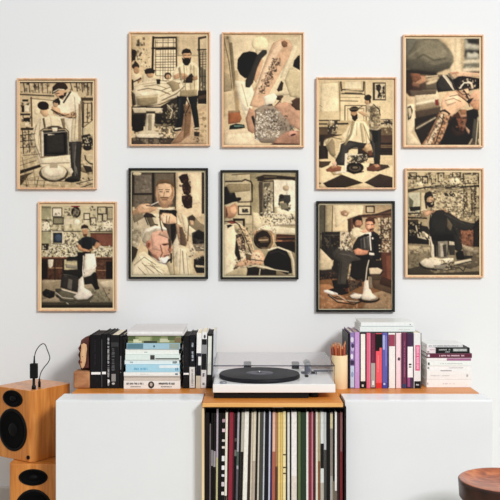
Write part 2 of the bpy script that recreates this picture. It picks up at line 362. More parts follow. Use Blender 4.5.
lying(127.2,183.6, zz(335.6), zz(330.2), '#d6d2d2', 'large pale grey book on top of the flat stack', [('b',.02,.98,.35,.75,'#eeeeec')], group=G, depth=.235, Y=3.026)

G = 'black and white books left of the turntable'
TL = 0.020
upright(183.2, 189.0, 336, '#0e0d10', 'black upright book with thin white band right of the flat stack', [('b',.05,.98,.26,.295,'#f2f2f0'),('v',.4,.55,.5,.8,'#2e2430')], group=G, page=M_pdark, tilt=0)
upright(189.3, 195.0, 335, '#0e1016', 'black upright book with white lettering above a white lower label', [('b',.03,.97,.01,.4,'#dcdad4'),('v',.35,.7,.05,.36,'#8a8884'),('v',.4,.75,.5,.85,'#c4ccd4')], group=G, page=M_pdark, tilt=0)
upright(196.2, 201.2, 333.5, '#f0efec', 'upright book banded white, navy and cream, right of the black lettered one', [('b',.02,.98,.0,.23,'#d8ceb6'),('b',.02,.98,.23,.42,'#14141f'),('b',.02,.4,.42,.58,'#14141f'),('b',.02,.98,.58,.64,'#1c1c2c')], group=G, tilt=TL)
upright(201.4, 206.6, 332.5, '#eceae8', 'upright book with a tall black panel between white ends and small glyphs', [('e',.35,.75,.89,.96,'#3a3c40'),('b',.03,.97,.78,.88,'#121214'),('b',.03,.97,.62,.78,'#8f9092'),('b',.03,.97,.33,.62,'#101014'),('t',.3,.8,.2,.28,'#2a2a2c'),('b',.3,.7,.06,.1,'#7a7a78')], group=G, tilt=TL)
upright(206.8, 212.6, 334, '#101010', 'black-edged book with a tall off-white spine panel beside the turntable', [('b',.16,.78,.25,.96,'#e4e6dc')], group=G, page=M_pdark, tilt=TL)
upright(213.0, 215.2, 331, '#dcdee0', 'thin pale booklet leaning beside the turntable', [], group=G, tilt=0.02, name='booklet', soft=True, depth=.15, Y=3.06)

# right-hand uprights
G = 'colourful upright books right of the pencil cup'
upright(347.8, 349.8, 334, '#0c0a0d', 'thin black upright book right beside the pencil cup', [], group=G)
upright(350.0, 354.6, 332.5, '#8d78aa', 'purple upright book with mottled white pattern, second from the pencil cup', [('b',.1,.9,.02,.4,'#bccade'),('e',.1,.8,.82,.92,'#d8d0e0'),('e',.2,.9,.66,.76,'#c0b0d0'),('e',.1,.7,.52,.62,'#e4dcea'),('b',.1,.9,.42,.5,'#2c1f44'),('e',.3,.9,.72,.8,'#3c2c58'),('e',.25,.8,.2,.3,'#8a9cc0')], group=G, depth=.2)
upright(354.8, 359.6, 332.5, '#c596cf', 'lilac upright book between the purple patterned and the cream one', [('v',.3,.6,.3,.8,'#d8b4e0')], group=G)
upright(359.9, 366.2, 333, '#17120f', 'cream-spined upright book with black edges and black square at its foot', [('b',.14,.84,.13,.98,'#f4ece2'),('b',.3,.6,.03,.07,'#d8d0c8')], group=G)
upright(366.4, 370.6, 333, '#de6480', 'rose pink upright book right of the cream-spined one', [('b',.75,.95,.02,.98,'#e98ca0')], group=G)
upright(370.8, 375.4, 333.5, '#661a3a', 'dark maroon upright book with a grey label on its lower half', [('b',.04,.96,.02,.46,'#aca49c'),('b',.3,.7,.06,.14,'#f0f0ee'),('v',.25,.6,.5,.9,'#8a3050')], group=G)
upright(375.7, 382.0, 333.5, '#ee5560', 'coral red upright book with black top in the middle of the colourful row', [('b',.0,1,.74,.99,'#0c0a09'),('b',.0,.6,.68,.74,'#0c0a09'),('b',.02,.98,.01,.1,'#d8241f'),('v',.25,.5,.3,.6,'#f48a90')], group=G, depth=.195)
upright(382.2, 387.6, 333, '#5a58a8', 'blue-violet upright book right of the coral red one', [('b',.1,.5,.7,.96,'#a8b0d4'),('b',.55,.9,.4,.95,'#7a70b8'),('b',.05,.95,.01,.1,'#3c3c9a'),('e',.2,.6,.06,.1,'#c8cce8')], group=G)
upright(388.4, 395.2, 333, '#f0ebe6', 'white upright book with dusty red top panel', [('b',.04,.96,.76,.97,'#96364f'),('b',.02,.1,.02,.96,'#3a2020')], group=G)
upright(396.0, 401.4, 333, '#f2d6da', 'pale pink upright book with a small dark glyph halfway up', [('e',.3,.8,.5,.56,'#4a3a40'),('b',.85,.97,.02,.98,'#c890a0')], group=G)
upright(401.6, 406.6, 332.5, '#6a2446', 'plum upright book with thin dark stripes', [('b',.08,.25,.02,.98,'#2a1a3a'),('v',.45,.7,.2,.85,'#a06080'),('b',.05,.95,.01,.08,'#28345c')], group=G, depth=.2)
upright(406.8, 413.4, 333.5, '#3b1c42', 'dark purple upright book with tall white panel, second from the right end', [('b',.12,.92,.2,.76,'#f2eeec'),('b',.3,.7,.42,.45,'#2a2028'),('b',.3,.7,.38,.4,'#2a2028'),('b',.1,.5,.03,.2,'#9a4a80')], group=G)
upright(413.7, 421.4, 333, '#e8e6e4', 'rightmost upright book, white with big pink vertical lettering and black foot', [('b',.08,.9,.0,.13,'#0e0c10'),('t',.3,.7,.05,.08,'#d8d8e0'),('b',.2,.82,.32,.78,'#d65c84'),('v',.32,.7,.34,.76,'#f0b8cc'),('b',.92,1,.0,1,'#2a2022')], group=G)
hmax = PZ(332.5, 3.04)
G = 'white books lying across the upright row'
lying(359.8,415.2, hmax + 0.0005, hmax + 0.0205, '#e3e9e6', 'lower of two white books lying across the upright row', [('b',.01,.99,.04,.14,'#9fb0ae'),('t',.7,.9,.4,.6,'#c8cecc')], group=G, Y=3.045, depth=.18)
lying(360.8,413.6, hmax + 0.0205, hmax + 0.035, '#e9ebe9', 'upper of two white books lying across the upright row', [('b',.01,.99,.02,.12,'#a8b2b2'),('t',.9,.95,.35,.6,'#5a6064')], group=G, Y=3.05, depth=.17)

# right-hand flat stack
Yr = 3.06
def zr(y): return PZ(y, Yr)
G = 'books in the low flat stack at the right end'
lying(426.6,471.4, TOP, zr(379.6), '#f3f1ee', 'white book at the bottom of the right-hand flat stack', [('t',.02,.06,.35,.65,'#3a3a3c'),('t',.36,.62,.4,.55,'#c4c0c0')], Y=Yr, group=G)
lying(427.0,471.8, zr(379.6), zr(370.2), '#efefec', 'white book, second from the bottom of the right-hand flat stack', [('b',.3,.55,.9,1,'#b0a4a8'),('t',.08,.5,.35,.5,'#d0cccc'),('t',.86,.92,.3,.6,'#a8a8a8')], Y=Yr, group=G)
lying(426.6,471.4, zr(370.2), zr(366), '#f2f2f0', 'thin white book, third from the bottom of the right-hand flat stack', [('t',.5,.82,.4,.7,'#b4b0b0'),('t',.02,.06,.2,.8,'#6a6a6c')], Y=Yr+.002, group=G)
lying(427.0,471.2, zr(366), zr(361), '#ebf0ec', 'greenish white book just below the white and mauve one', [('t',.3,.8,.35,.6,'#c0c8c4'),('b',.02,.06,.2,.7,'#4a4a4c')], Y=Yr, group=G)
lying(426.6,471.4, zr(361), zr(358), '#eeeae8', 'thin book, spine white at left and mauve at right', [('b',.45,.99,.1,.9,'#a4668e')], Y=Yr+.001, group=G)
lying(426.6,472.0, zr(358), zr(353.4), '#5a1232', 'maroon book with pale lettering in the right-hand flat stack', [('t',.28,.84,.3,.7,'#d8b8c4'),('b',.02,.07,.25,.75,'#e8e0e4')], Y=Yr, group=G)
lying(436.2,469.8, zr(353.4), zr(347.8), '#121214', 'small black book with grey lettering near the top of the right-hand flat stack', [('t',.08,.42,.5,.8,'#a8acac'),('t',.25,.4,.15,.35,'#c8cccc'),('b',.5,.92,.35,.85,'#8c9492'),('t',.52,.9,.4,.8,'#d0d4d2')], Y=Yr+.001, depth=.13, group=G)
lying(426.6,435.6, zr(353.4), zr(347.8), '#e4dadc', 'small pale box with dark dots left of the small black book', [('t',.1,.9,.55,.75,'#b08a98'),('b',.08,.28,.15,.35,'#3a3438')], Y=Yr+.001, depth=.12, name='small_box', cat='box')
lying(426.9,462.8, zr(347.8), zr(344.6), '#e2e2e0', 'thin white book on top of the right-hand flat stack', [('t',.05,.9,.2,.7,'#a0a0a0')], Y=Yr+.012, depth=.13, group=G)
# ---------------------------------------------------------------- wooden block and rough wood piece at the left end
Yb = 3.035
X0, X1 = PX(73.2, Yb), PX(89.6, Yb); H = PZ(371.5, Yb) - TOP
bm = bmesh.new(); box(bm, X0, X1, Yb, Yb + 0.07, TOP, TOP + H, 0.006, 3)
o = link('wooden_block', bm, wood('block_wood', '#8e5632', '#c99568', 'X', 0.7, 30, 3)); tag(o, 'small reddish-brown wooden block at the left end of the worktop', 'block')
t = thing('driftwood_piece', 'rough bark-edged piece of tan wood standing on the small wooden block', 'ornament', ((X0 + X1)/2, Yb + 0.035, TOP + H))
rnd = random.Random(4)
def rough_slab(outline, y0, y1, amp, seed):
    bm = bmesh.new(); r = random.Random(seed); n = len(outline)
    lays = []
    for k, yy in enumerate(np.linspace(y0, y1, 4)):
        s = [0.86, 1, 1, 0.9][k]
        cx = sum(p[0] for p in outline)/n; cz = sum(p[1] for p in outline)/n
        lays.append([bm.verts.new((cx + (x-cx)*s + r.uniform(-amp, amp), yy + r.uniform(-amp, amp), max(0.0005, cz + (z-cz)*s + r.uniform(-amp, amp)))) for x, z in outline])
    for a, b in zip(lays[:-1], lays[1:]):
        for i in range(n): bm.faces.new((a[i], a[(i+1) % n], b[(i+1) % n], b[i]))
    bm.faces.new(lays[0][::-1]); bm.faces.new(lays[-1]); return bm
def pt(x, y): return (PX(x, Yb) - (X0 + X1)/2, PZ(y, Yb) - TOP - H)
out = [pt(*p) for p in [(79,371),(78,367),(76.4,364),(78.3,361),(76.3,356),(78,352),(76.6,349),(79,345),(79.5,341),(81.5,339.5),(84,338),(86.5,337),(88.6,336),(89.4,340),(89.2,350),(89.4,360),(89,371)]]
o = link('bark', rough_slab(out, -0.018, 0.03, 0.0006, 2), wood('bark', '#1d0f0d', '#6a3830', 'Z', 0.9, 60, 2), t); o['label'] = 'dark jagged bark edge'
out = [pt(*p) for p in [(80.2,368),(79.3,364),(80,360),(79.6,354),(80.6,349),(80.5,345),(83,343.5),(85.8,345),(86.4,350),(85.6,355),(85.2,361),(84,366),(82.2,369)]]
o = link('bare_wood', rough_slab(out, -0.026, -0.0185, 0.0004, 5), wood('bare_tan', '#b9825a', '#e2b88c', 'Z', 0.8, 40, 3), t); o['label'] = 'bare tan wood face'
for (x, y, r) in ((80.6, 362.5, .0032), (79.9, 350, .0022), (82.0, 357, .0016)):
    bm = bmesh.new(); p = pt(x, y); bmesh.ops.create_icosphere(bm, subdivisions=2, radius=r, matrix=Matrix.Translation((p[0], -0.0265, p[1])) @ Matrix.Diagonal((1, .35, 1.2, 1))); link('knot', bm, plain('#8a4a38', 0.8), t)

# ---------------------------------------------------------------- turntable
xt0, xt1, Yt = PX(212.8, 2.84), PX(335.4, 2.84), 2.84
cx = (xt0 + xt1)/2; W = xt1 - xt0; Dp = 0.345
t = thing('turntable', 'white turntable under a clear dust cover on the worktop above the record cubby', 'record player', (cx, Yt, TOP))
M_tw = plain('#f1f1ee', 0.3, 0, 0.01, 8)
bm = bmesh.new(); box(bm, -W/2, W/2, 0, Dp, 0.0205, 0.0485, 0.0022, 3); link('plinth', bm, M_tw, t)
for sx, sy in ((1, .04), (1, Dp-.04)):
    bm = bmesh.new(); lathe(bm, [(0, 0), (.014, 0), (.017, .004), (.017, .0205), (0, .0205)], W/2 - .0702, sy, 28); link('foot', bm, M_black, t)
bm = bmesh.new(); box(bm, -W/2 + .003, W/2 - .088, .012, Dp - .012, .001, .0204, .001, 1); link('black_underslab', bm, M_black, t)  # black slab filling the gap beneath the plinth
pcx, pcy, R = PX(259.5, 3.0) - cx, 0.152, 0.142
bm = bmesh.new(); lathe(bm, [(0, .049), (R-.012, .049), (R-.003, .052), (R, .055), (R, .064), (R-.002, .066), (0, .066)], pcx, pcy, 72); link('platter', bm, plain('#16161b', 0.3, 0.2), t).location.z = -.005
bm = bmesh.new()
prof = [(0, .0662), (.004, .0675)]
for k in range(32): prof += [(.052 + k*.0027, .0682 if k % 2 else .0679)]
prof = [(0, .0662), (.004, .0662), (.004, .0680), (.05, .0680)] + prof[2:] + [(.1395, .0680), (.1395, .0662), (0, .0662)]
lathe(bm, prof, pcx, pcy, 72, smooth=False)
link('record', bm, plain('#101014', 0.25), t).location.z = -.005
bm = bmesh.new(); lathe(bm, [(.004, .0683), (.048, .0683), (.048, .0686), (.004, .0686), (.004, .0683)], pcx, pcy, 48); link('record_label', bm, plain('#5a5a62', 0.5), t).location.z = -.005
bm = bmesh.new(); lathe(bm, [(0, .066), (.0032, .066), (.0032, .076), (0, .0775)], pcx, pcy, 16); link('spindle', bm, plain('#c8c8cc', 0.2, 1), t).location.z = -.005
M_met = plain('#6f737c', 0.3, 0.7); M_dk = plain('#26272c', 0.35)
tx, ty = PX(308, 3.08) - cx, 0.24
bm = bmesh.new(); lathe(bm, [(0, .0485), (.026, .0485), (.026, .053), (.013, .055), (.013, .075), (.009, .078), (.009, .084), (0, .084)], tx, ty, 32); link('tonearm_base', bm, M_met, t)
bm = bmesh.new(); tube(bm, [(tx, ty, .080), (tx + .004, ty - .06, .079), (tx + .002, ty - .13, .077), (tx - .016, ty - .19, .074)], .0026); link('tonearm', bm, plain('#a8abb2', 0.25, 0.8), t)
bm = bmesh.new(); rod(bm, (tx, ty + .012, .080), (tx - .003, ty + .05, .081), .011, .011, 24); link('counterweight', bm, M_dk, t)
bm = bmesh.new(); box(bm, tx - .025, tx - .013, ty - .214, ty - .188, .068, .0755, .0015, 1); link('headshell', bm, M_dk, t)
bm = bmesh.new(); box(bm, tx + .018, tx + .07, ty - .03, ty - .018, .058, .064, .001, 1); box(bm, tx + .026, tx + .03, ty - .028, ty - .02, .0485, .06); link('arm_rest', bm, M_met, t)
bm = bmesh.new(); lathe(bm, [(0, .0485), (.012, .0485), (.0115, .054), (0, .0545)], -W/2 + .034, .022, 28); link('speed_knob', bm, plain('#9a9da4', 0.3, .6), t)
M_lid = acrylic('clear_acrylic', '#fdfdfe', 0.0); M_lide = acrylic('acrylic_edge', '#c0c3ca', 0.1)
bm = bmesh.new(); a, b_, y0, y1, z0, z1, th = -W/2 + .003, W/2 - .003, .004, Dp - .002, .0488, .112, .003
box(bm, a, b_, y0, y1, z1 - th, z1); box(bm, a, b_, y0, y0 + th, z0, z1 - th); box(bm, a, b_, y1 - th, y1, z0, z1 - th)
box(bm, a, a + th, y0 + th, y1 - th, z0, z1 - th); box(bm, b_ - th, b_, y0 + th, y1 - th, z0, z1 - th)
link('dust_cover', bm, M_lid, t)
bm = bmesh.new(); e = .0012
box(bm, a - e/2, b_ + e/2, y0 - e, y0, z1 - .004, z1 + .0004); box(bm, a - e, a, y0 - e, y0 + .002, z0, z1); box(bm, b_, b_ + e, y0 - e, y0 + .002, z0, z1)
box(bm, a - e, a, y0, y1, z1 - .003, z1 + .0004); box(bm, b_, b_ + e, y0, y1, z1 - .003, z1 + .0004)
link('cover_edge', bm, M_lide, t)
for sx in (-.09, .09):
    bm = bmesh.new(); box(bm, sx - .014, sx + .014, Dp - .001, Dp + .012, .028, .075, .002, 1); link('hinge', bm, M_dk, t)

# ---------------------------------------------------------------- pencil cup and pencils
Yc = 3.045
ccx, ccr = PX(339.4, Yc), 0.0292; hc = PZ(356, Yc - .03) - TOP
bm = bmesh.new(); lathe(bm, [(0, 0), (ccr-.001, 0), (ccr, .001), (ccr, hc-.001), (ccr-.001, hc), (ccr-.003, hc), (ccr-.0035, hc-.001), (ccr-.0035, .004), (0, .004)], 0, 0, 48)
o = link('pencil_cup', bm, wood('pale_cup_wood', '#e5c796', '#f3dcb2', 'Z', 0.55, 10, 6), None, (ccx, Yc, TOP)); tag(o, 'pale wooden cylindrical cup of pencils between turntable and upright books', 'cup')
PENC = ['#b4532e', '#8c3a24', '#c9683a', '#a3452a', '#d27a48', '#7a2f20', '#bb5a33', '#95402a', '#c46a40', '#a84c2c', '#d0825a', '#8a3a26']
pos = [(-.0205, -.004), (-.0155, -.0135), (-.009, -.0195), (-.002, -.0215), (.005, -.021), (.0115, -.018), (.0175, -.0115), (.021, -.003), (-.0115, .004), (-.002, -.006), (.0075, -.005), (.004, .008)]
order = ['leftmost pencil in the cup', 'second pencil from the left', 'third pencil from the left', 'fourth pencil from the left', 'middle pencil at the front', 'third pencil from the right', 'second pencil from the right', 'rightmost pencil in the cup', 'pencil in the back left of the bunch', 'pencil in the centre of the bunch', 'pencil right of the centre of the bunch', 'pencil at the very back of the bunch']
tone = {0: 'rust brown', 1: 'dark brown', 2: 'orange-brown', 3: 'red-brown', 4: 'light orange', 5: 'darkest brown', 6: 'rust orange', 7: 'brown', 8: 'tan orange', 9: 'red-orange', 10: 'pale tan', 11: 'dull brown'}
for i, (px_, py_) in enumerate(pos):
    bt = Vector((ccx + px_*.78, Yc + py_*.78, TOP + .0062)); L = .150 + (i*7 % 5)*.0035
    tp = Vector((ccx + px_*1.24 - .006, Yc + py_*1.1, TOP + .009 + L)); d = (tp - bt)
    o = thing('pencil', tone[i] + ' ' + order[i], 'pencil', bt, group='pencils in the pale cup')
    q = d.to_track_quat('Z', 'Y'); o.rotation_mode = 'QUATERNION'; o.rotation_quaternion = q; L = d.length
    bm = bmesh.new(); lathe(bm, [(0, 0), (.0031, 0), (.0031, L-.016), (.0031, L-.0155)], seg=6, smooth=False); link('shaft', bm, plain(PENC[i], 0.4, 0, 0.1), o)
    bm = bmesh.new(); lathe(bm, [(.0031, L-.0155), (.0012, L-.004)], seg=12); link('sharpened_wood', bm, plain('#c98a5c', 0.7), o)
    bm = bmesh.new(); lathe(bm, [(.0012, L-.004), (0, L)], seg=10); link('lead', bm, plain('#4a2c22', 0.5), o)

# ---------------------------------------------------------------- speakers
M_sp = wood('bamboo_speaker', '#b96a24', '#dd9246', 'Z', 0.33, 16, 12, 0.3)
M_cone = plain('#040405', 0.7, 0, .06, 60, .08); M_ring = plain('#0a090a', 0.5, 0, .06, 60, .15)
def driver(par, cx, cz, rx, rz, name):
    bm = bmesh.new(); Mx = Matrix.Translation((cx, 0, cz)) @ Matrix.Rotation(PI/2, 4, 'X') @ Matrix.Diagonal((rx, rz, 1, 1))
    lathe(bm, [(1.0, -.001), (1.0, .0025), (.93, .004), (.88, .003), (.87, -.001)], seg=56, mat=Mx); o = link(name, bm, M_ring, par)
    bm = bmesh.new(); lathe(bm, [(.88, .0022), (.80, .0040), (.72, .0022), (.35, -.0015+.002), (.30, .0006)], seg=56, mat=Mx); link('cone', bm, M_cone, o)
    bm = bmesh.new(); lathe(bm, [(.31, .0006), (.26, .0035), (.15, .0058), (0, .0066)], seg=40, mat=Mx); link('dust_cap', bm, plain('#060608', 0.6, 0, .06, 60, .15), o)
def speaker(label, loc, rz, W, D, H, drv, port):
    t = thing('bookshelf_speaker', label, 'speaker', loc, (0, 0, rz), 'stacked wooden bookshelf speakers')
    tb = bmesh.new(); bmesh.ops.create_cube(tb, size=1)
    for v in tb.verts: v.co = Vector((-W/2 + v.co.x*W, D/2 + v.co.y*D, H/2 + v.co.z*H))
    ve = [e for e in tb.edges if abs(e.verts[0].co.z - e.verts[1].co.z) > H/2]
    bmesh.ops.bevel(tb, geom=ve, offset=.021, segments=8, profile=.5, affect='EDGES')
    bmesh.ops.bevel(tb, geom=[e for e in tb.edges if abs(e.verts[0].co.z - e.verts[1].co.z) < 1e-5 and len(e.link_faces) == 2 and e.calc_face_angle(0) > 1], offset=.002, segments=2, profile=.5, affect='EDGES')
    for f in tb.faces: f.smooth = False
    bm = bmesh.new(); merge(bm, tb); link('cabinet', bm, M_sp, t)
    for (nm, cx, cz, rx, rz_) in drv: driver(t, -W + cx, cz, rx, rz_, nm)
    bm = bmesh.new(); lathe(bm, [(.007, 0), (.007, .003), (.005, .004), (.0045, .001), (0, .001)], seg=24, mat=Matrix.Translation((-W + port[0], 0, port[1])) @ Matrix.Rotation(PI/2, 4, 'X')); link('volume_knob', bm, M_ring, t)
    return t
# upper one: origin at its front right lower corner, turned towards the left
zl = ZC - 223 * 2.95 / F
th_ = math.radians(-33)
speaker('upper wooden bookshelf speaker turned to the left, black adapter standing on it', (-.757, 2.95, zl), th_, .188, .195, .524 and (ZC - 151*2.95/F) - zl,
        [('tweeter', .092, .214, .050, .0295), ('woofer', .092, .104, .072, .075)], (.171, .017))
zs = zl - .001
speaker('lower wooden bookshelf speaker standing on the floor under the turned one', (-.650, 2.937, 0), 0, .186, .21, zs,
        [('tweeter', .087, zs - .045, .050, .0285), ('woofer', .088, zs - .162, .067, .076)], (.165, .02))

# ---------------------------------------------------------------- adapter on the speaker
zt = ZC - 151*2.95/F
t = thing('audio_adapter', 'black adapter with looping cable and plug standing on the upper speaker', 'adapter', (PX(33.8, 2.99), 2.99, zt))
bx = t.location.x
def ap(x, y, Y=2.99): return (PX(x, Y) - bx, Y - 2.99, PZ(y, Y) - zt)
M_ad = plain('#0a0a0b', 0.4)
a0 = ap(30.2, 378.3); a1 = ap(37.6, 363.4)
bm = bmesh.new(); box(bm, a0[0], a1[0], -.008, .008, a0[2], a1[2], .002, 2); link('body', bm, M_ad, t)
bm = bmesh.new(); s = ap(34, 378); lathe(bm, [(0, .0002), (.0075, .0002), (.0075, .010), (.005, .014), (.0045, s[2]+.001), (0, s[2]+.001)], 0, 0, 20); link('jack', bm, M_ad, t)
bm = bmesh.new(); s0 = ap(34.3, 363.6); s1 = ap(34.5, 356); lathe(bm, [(.0045, s0[2]-.001), (.004, s0[2]), (.0022, s1[2]), (0, s1[2])], s0[0], 0, 14); link('strain_relief', bm, M_ad, t)
pb = (PX(39.4, 3.03) - bx, .04, 0)
bm = bmesh.new(); lathe(bm, [(0, .0002), (.0048, .0002), (.0048, .018), (.0035, .021), (.003, .030), (0, .030)], pb[0], pb[1], 18); link('plug', bm, M_ad, t)
bm = bmesh.new(); tube(bm, [ap(34.5, 357), ap(35.6, 352, 2.99), ap(38.5, 347, 2.995), ap(42, 344, 3.0), ap(45, 344.6, 3.005), ap(47.5, 350.5, 3.01), ap(49.8, 357.5, 3.015), ap(48, 362.5, 3.02), ap(44, 367.5, 3.025), ap(40.8, 373, 3.03), (pb[0], pb[1], .029)], .0016); link('cable', bm, M_ad, t)

# ---------------------------------------------------------------- stool
Yst = 2.49; sx = PX(506, Yst); sz = ZC - 239.5*Yst/F; R = .137
t = thing('wooden_stool', 'round dark reddish-brown wooden stool with dished seat in front of the right cabinet', 'stool', (sx, Yst, 0))
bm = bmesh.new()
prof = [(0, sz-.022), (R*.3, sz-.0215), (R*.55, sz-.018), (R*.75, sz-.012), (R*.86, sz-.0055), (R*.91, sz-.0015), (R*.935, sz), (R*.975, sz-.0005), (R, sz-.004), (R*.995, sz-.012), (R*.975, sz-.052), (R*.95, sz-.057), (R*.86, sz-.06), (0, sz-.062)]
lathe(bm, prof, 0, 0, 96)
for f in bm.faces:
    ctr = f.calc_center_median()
    if ctr.z < sz - .0005 and (ctr.xy.length > R*.93 or ctr.z < sz - .03): f.material_index = 1  # dark wood: wear tone on the rim, painted-in shade down the side
m, nt, b = nodes('stool_wood')
tc = nt.nodes.new('ShaderNodeTexCoord'); mp = nt.nodes.new('ShaderNodeMapping'); mp.inputs['Scale'].default_value = (5, 14, 8)
n1 = nt.nodes.new('ShaderNodeTexNoise'); n1.inputs['Scale'].default_value = 3.2; n1.inputs['Detail'].default_value = 7; n1.inputs['Distortion'].default_value = 1.2
r = nt.nodes.new('ShaderNodeValToRGB'); cr = r.color_ramp; cr.elements[0].position = .25; cr.elements[1].position = .8
cr.elements[0].color = srgb('#6a2c12') + (1,); cr.elements[1].color = srgb('#d08048') + (1,); el = cr.elements.new(.5); el.color = srgb('#a85422') + (1,)
nt.links.new(tc.outputs['Object'], mp.inputs['Vector']); nt.links.new(mp.outputs[0], n1.inputs['Vector']); nt.links.new(n1.outputs['Fac'], r.inputs['Fac']); nt.links.new(r.outputs['Color'], b.inputs['Base Color'])
b.inputs['Roughness'].default_value = .32; b.inputs['Coat Weight'].default_value = .3
m2 = wood('stool_rim_shaded', '#24100a', '#4a2214', 'X', .35, 20, 3); link('seat', bm, [m, m2], t)
for k in range(3):
    a = PI/2 + k*2*PI/3 + .2; bm = bmesh.new(); rod(bm, (R*.82*math.cos(a), R*.82*math.sin(a), 0), (R*.6*math.cos(a), R*.6*math.sin(a), sz-.06), .011, .015, 18); link('leg', bm, m2, t)
# ---------------------------------------------------------------- framed posters: flat prints drawn as colour on a fine grid
SS = 4                                                   # cells per frame pixel while drawing
class Sheet:
    def __init__(s, inner):
        s.x0, s.y0, s.x1, s.y1 = inner
        s.w = int(round((s.x1 - s.x0) / 5 * SS)); s.h = int(round((s.y1 - s.y0) / 5 * SS))
        s.a = np.zeros((s.h, s.w, 3)); s.al = 1.0
        s.gx = s.x0 + (np.arange(s.w) + .5) * 5 / SS; s.gy = s.y0 + (np.arange(s.h) + .5) * 5 / SS
    def put(s, m, c, sl):
        k = s.al * m[..., None]; s.a[sl] = s.a[sl] * (1 - k) + np.array(c) * k
    def win(s, x0, x1, y0, y1):
        i0, i1 = np.searchsorted(s.gx, [x0, x1]); j0, j1 = np.searchsorted(s.gy, [y0, y1])
        return (slice(j0, j1), slice(i0, i1)), s.gx[i0:i1][None, :], s.gy[j0:j1][:, None]
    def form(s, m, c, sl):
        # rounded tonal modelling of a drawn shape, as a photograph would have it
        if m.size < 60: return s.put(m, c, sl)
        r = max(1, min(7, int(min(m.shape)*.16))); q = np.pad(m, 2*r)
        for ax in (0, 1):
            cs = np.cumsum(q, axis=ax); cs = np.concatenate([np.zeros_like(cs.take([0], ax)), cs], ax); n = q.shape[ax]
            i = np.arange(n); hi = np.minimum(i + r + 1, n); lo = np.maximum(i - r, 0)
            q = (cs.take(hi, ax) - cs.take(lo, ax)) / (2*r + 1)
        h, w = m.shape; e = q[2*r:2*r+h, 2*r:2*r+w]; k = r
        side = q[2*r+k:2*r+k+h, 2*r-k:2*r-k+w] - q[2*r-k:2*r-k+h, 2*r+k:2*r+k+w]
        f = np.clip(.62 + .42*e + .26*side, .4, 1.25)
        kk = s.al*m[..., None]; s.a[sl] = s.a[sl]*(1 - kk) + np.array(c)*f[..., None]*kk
    def poly(s, c, P, flat=True):
        xs = [p[0] for p in P]; ys = [p[1] for p in P]
        sl, X, Y = s.win(min(xs), max(xs), min(ys), max(ys))
        if X.size == 0 or Y.size == 0: return
        m = np.zeros((Y.shape[0], X.shape[1]), bool); n = len(P)
        for i in range(n):
            (xa, ya), (xb, yb) = P[i], P[(i+1) % n]
            if ya == yb: continue
            c1 = (ya > Y) != (yb > Y); m ^= c1 & (X < (xb - xa) * (Y - ya) / (yb - ya) + xa)
        (s.put if flat else s.form)(m.astype(float), c, sl)
    def ell(s, c, cx, cy, rx, ry, ang=0):
        R_ = max(rx, ry); sl, X, Y = s.win(cx-R_, cx+R_, cy-R_, cy+R_)
        if X.size == 0 or Y.size == 0: return
        a = math.radians(ang); u = (X-cx)*math.cos(a) + (Y-cy)*math.sin(a); v = -(X-cx)*math.sin(a) + (Y-cy)*math.cos(a)
        s.form(((u/rx)**2 + (v/ry)**2 <= 1).astype(float), c, sl)
    def line(s, c, w, P):
        for (xa, ya), (xb, yb) in zip(P[:-1], P[1:]):
            sl, X, Y = s.win(min(xa, xb)-w, max(xa, xb)+w, min(ya, yb)-w, max(ya, yb)+w)
            if X.size == 0 or Y.size == 0: continue
            dx, dy = xb-xa, yb-ya; L = dx*dx + dy*dy + 1e-9
            t = np.clip(((X-xa)*dx + (Y-ya)*dy)/L, 0, 1); d = np.hypot(X-xa-t*dx, Y-ya-t*dy)
            s.put(np.clip((w/2 - d)/1.0 + .5, 0, 1), c, sl)
    def noise(s, c1, c2, cell, seed, x0, y0, x1, y1, dens):
        al0 = s.al; s.al = al0*.68; r = random.Random(seed); n = int((x1-x0)*(y1-y0)/(cell*cell)*dens)
        for _ in range(n):
            x = r.uniform(x0, x1); y = r.uniform(y0, y1); w = cell*r.uniform(.3, 1); h = cell*r.uniform(.3, 1)
            c = c1 if r.random() < .5 else c2
            s.poly(c, [(x, y), (min(x+w, x1), y+r.uniform(-1, 1)), (min(x+w, x1), min(y+h, y1)), (x, min(y+h, y1))])
        s.al = al0
    def blur(s, r):
        n = max(1, int(round(r/5*SS))); k = np.exp(-0.5*(np.arange(-2*n, 2*n+1)/n)**2); k /= k.sum()
        for ax in (0, 1):
            p = np.pad(s.a, [(2*n, 2*n) if i == ax else (0, 0) for i in range(3)], mode='edge'); o = np.zeros_like(s.a)
            for i, kk in enumerate(k):
                o += kk * (p[i:i+s.h] if ax == 0 else p[:, i:i+s.w])
            s.a = o
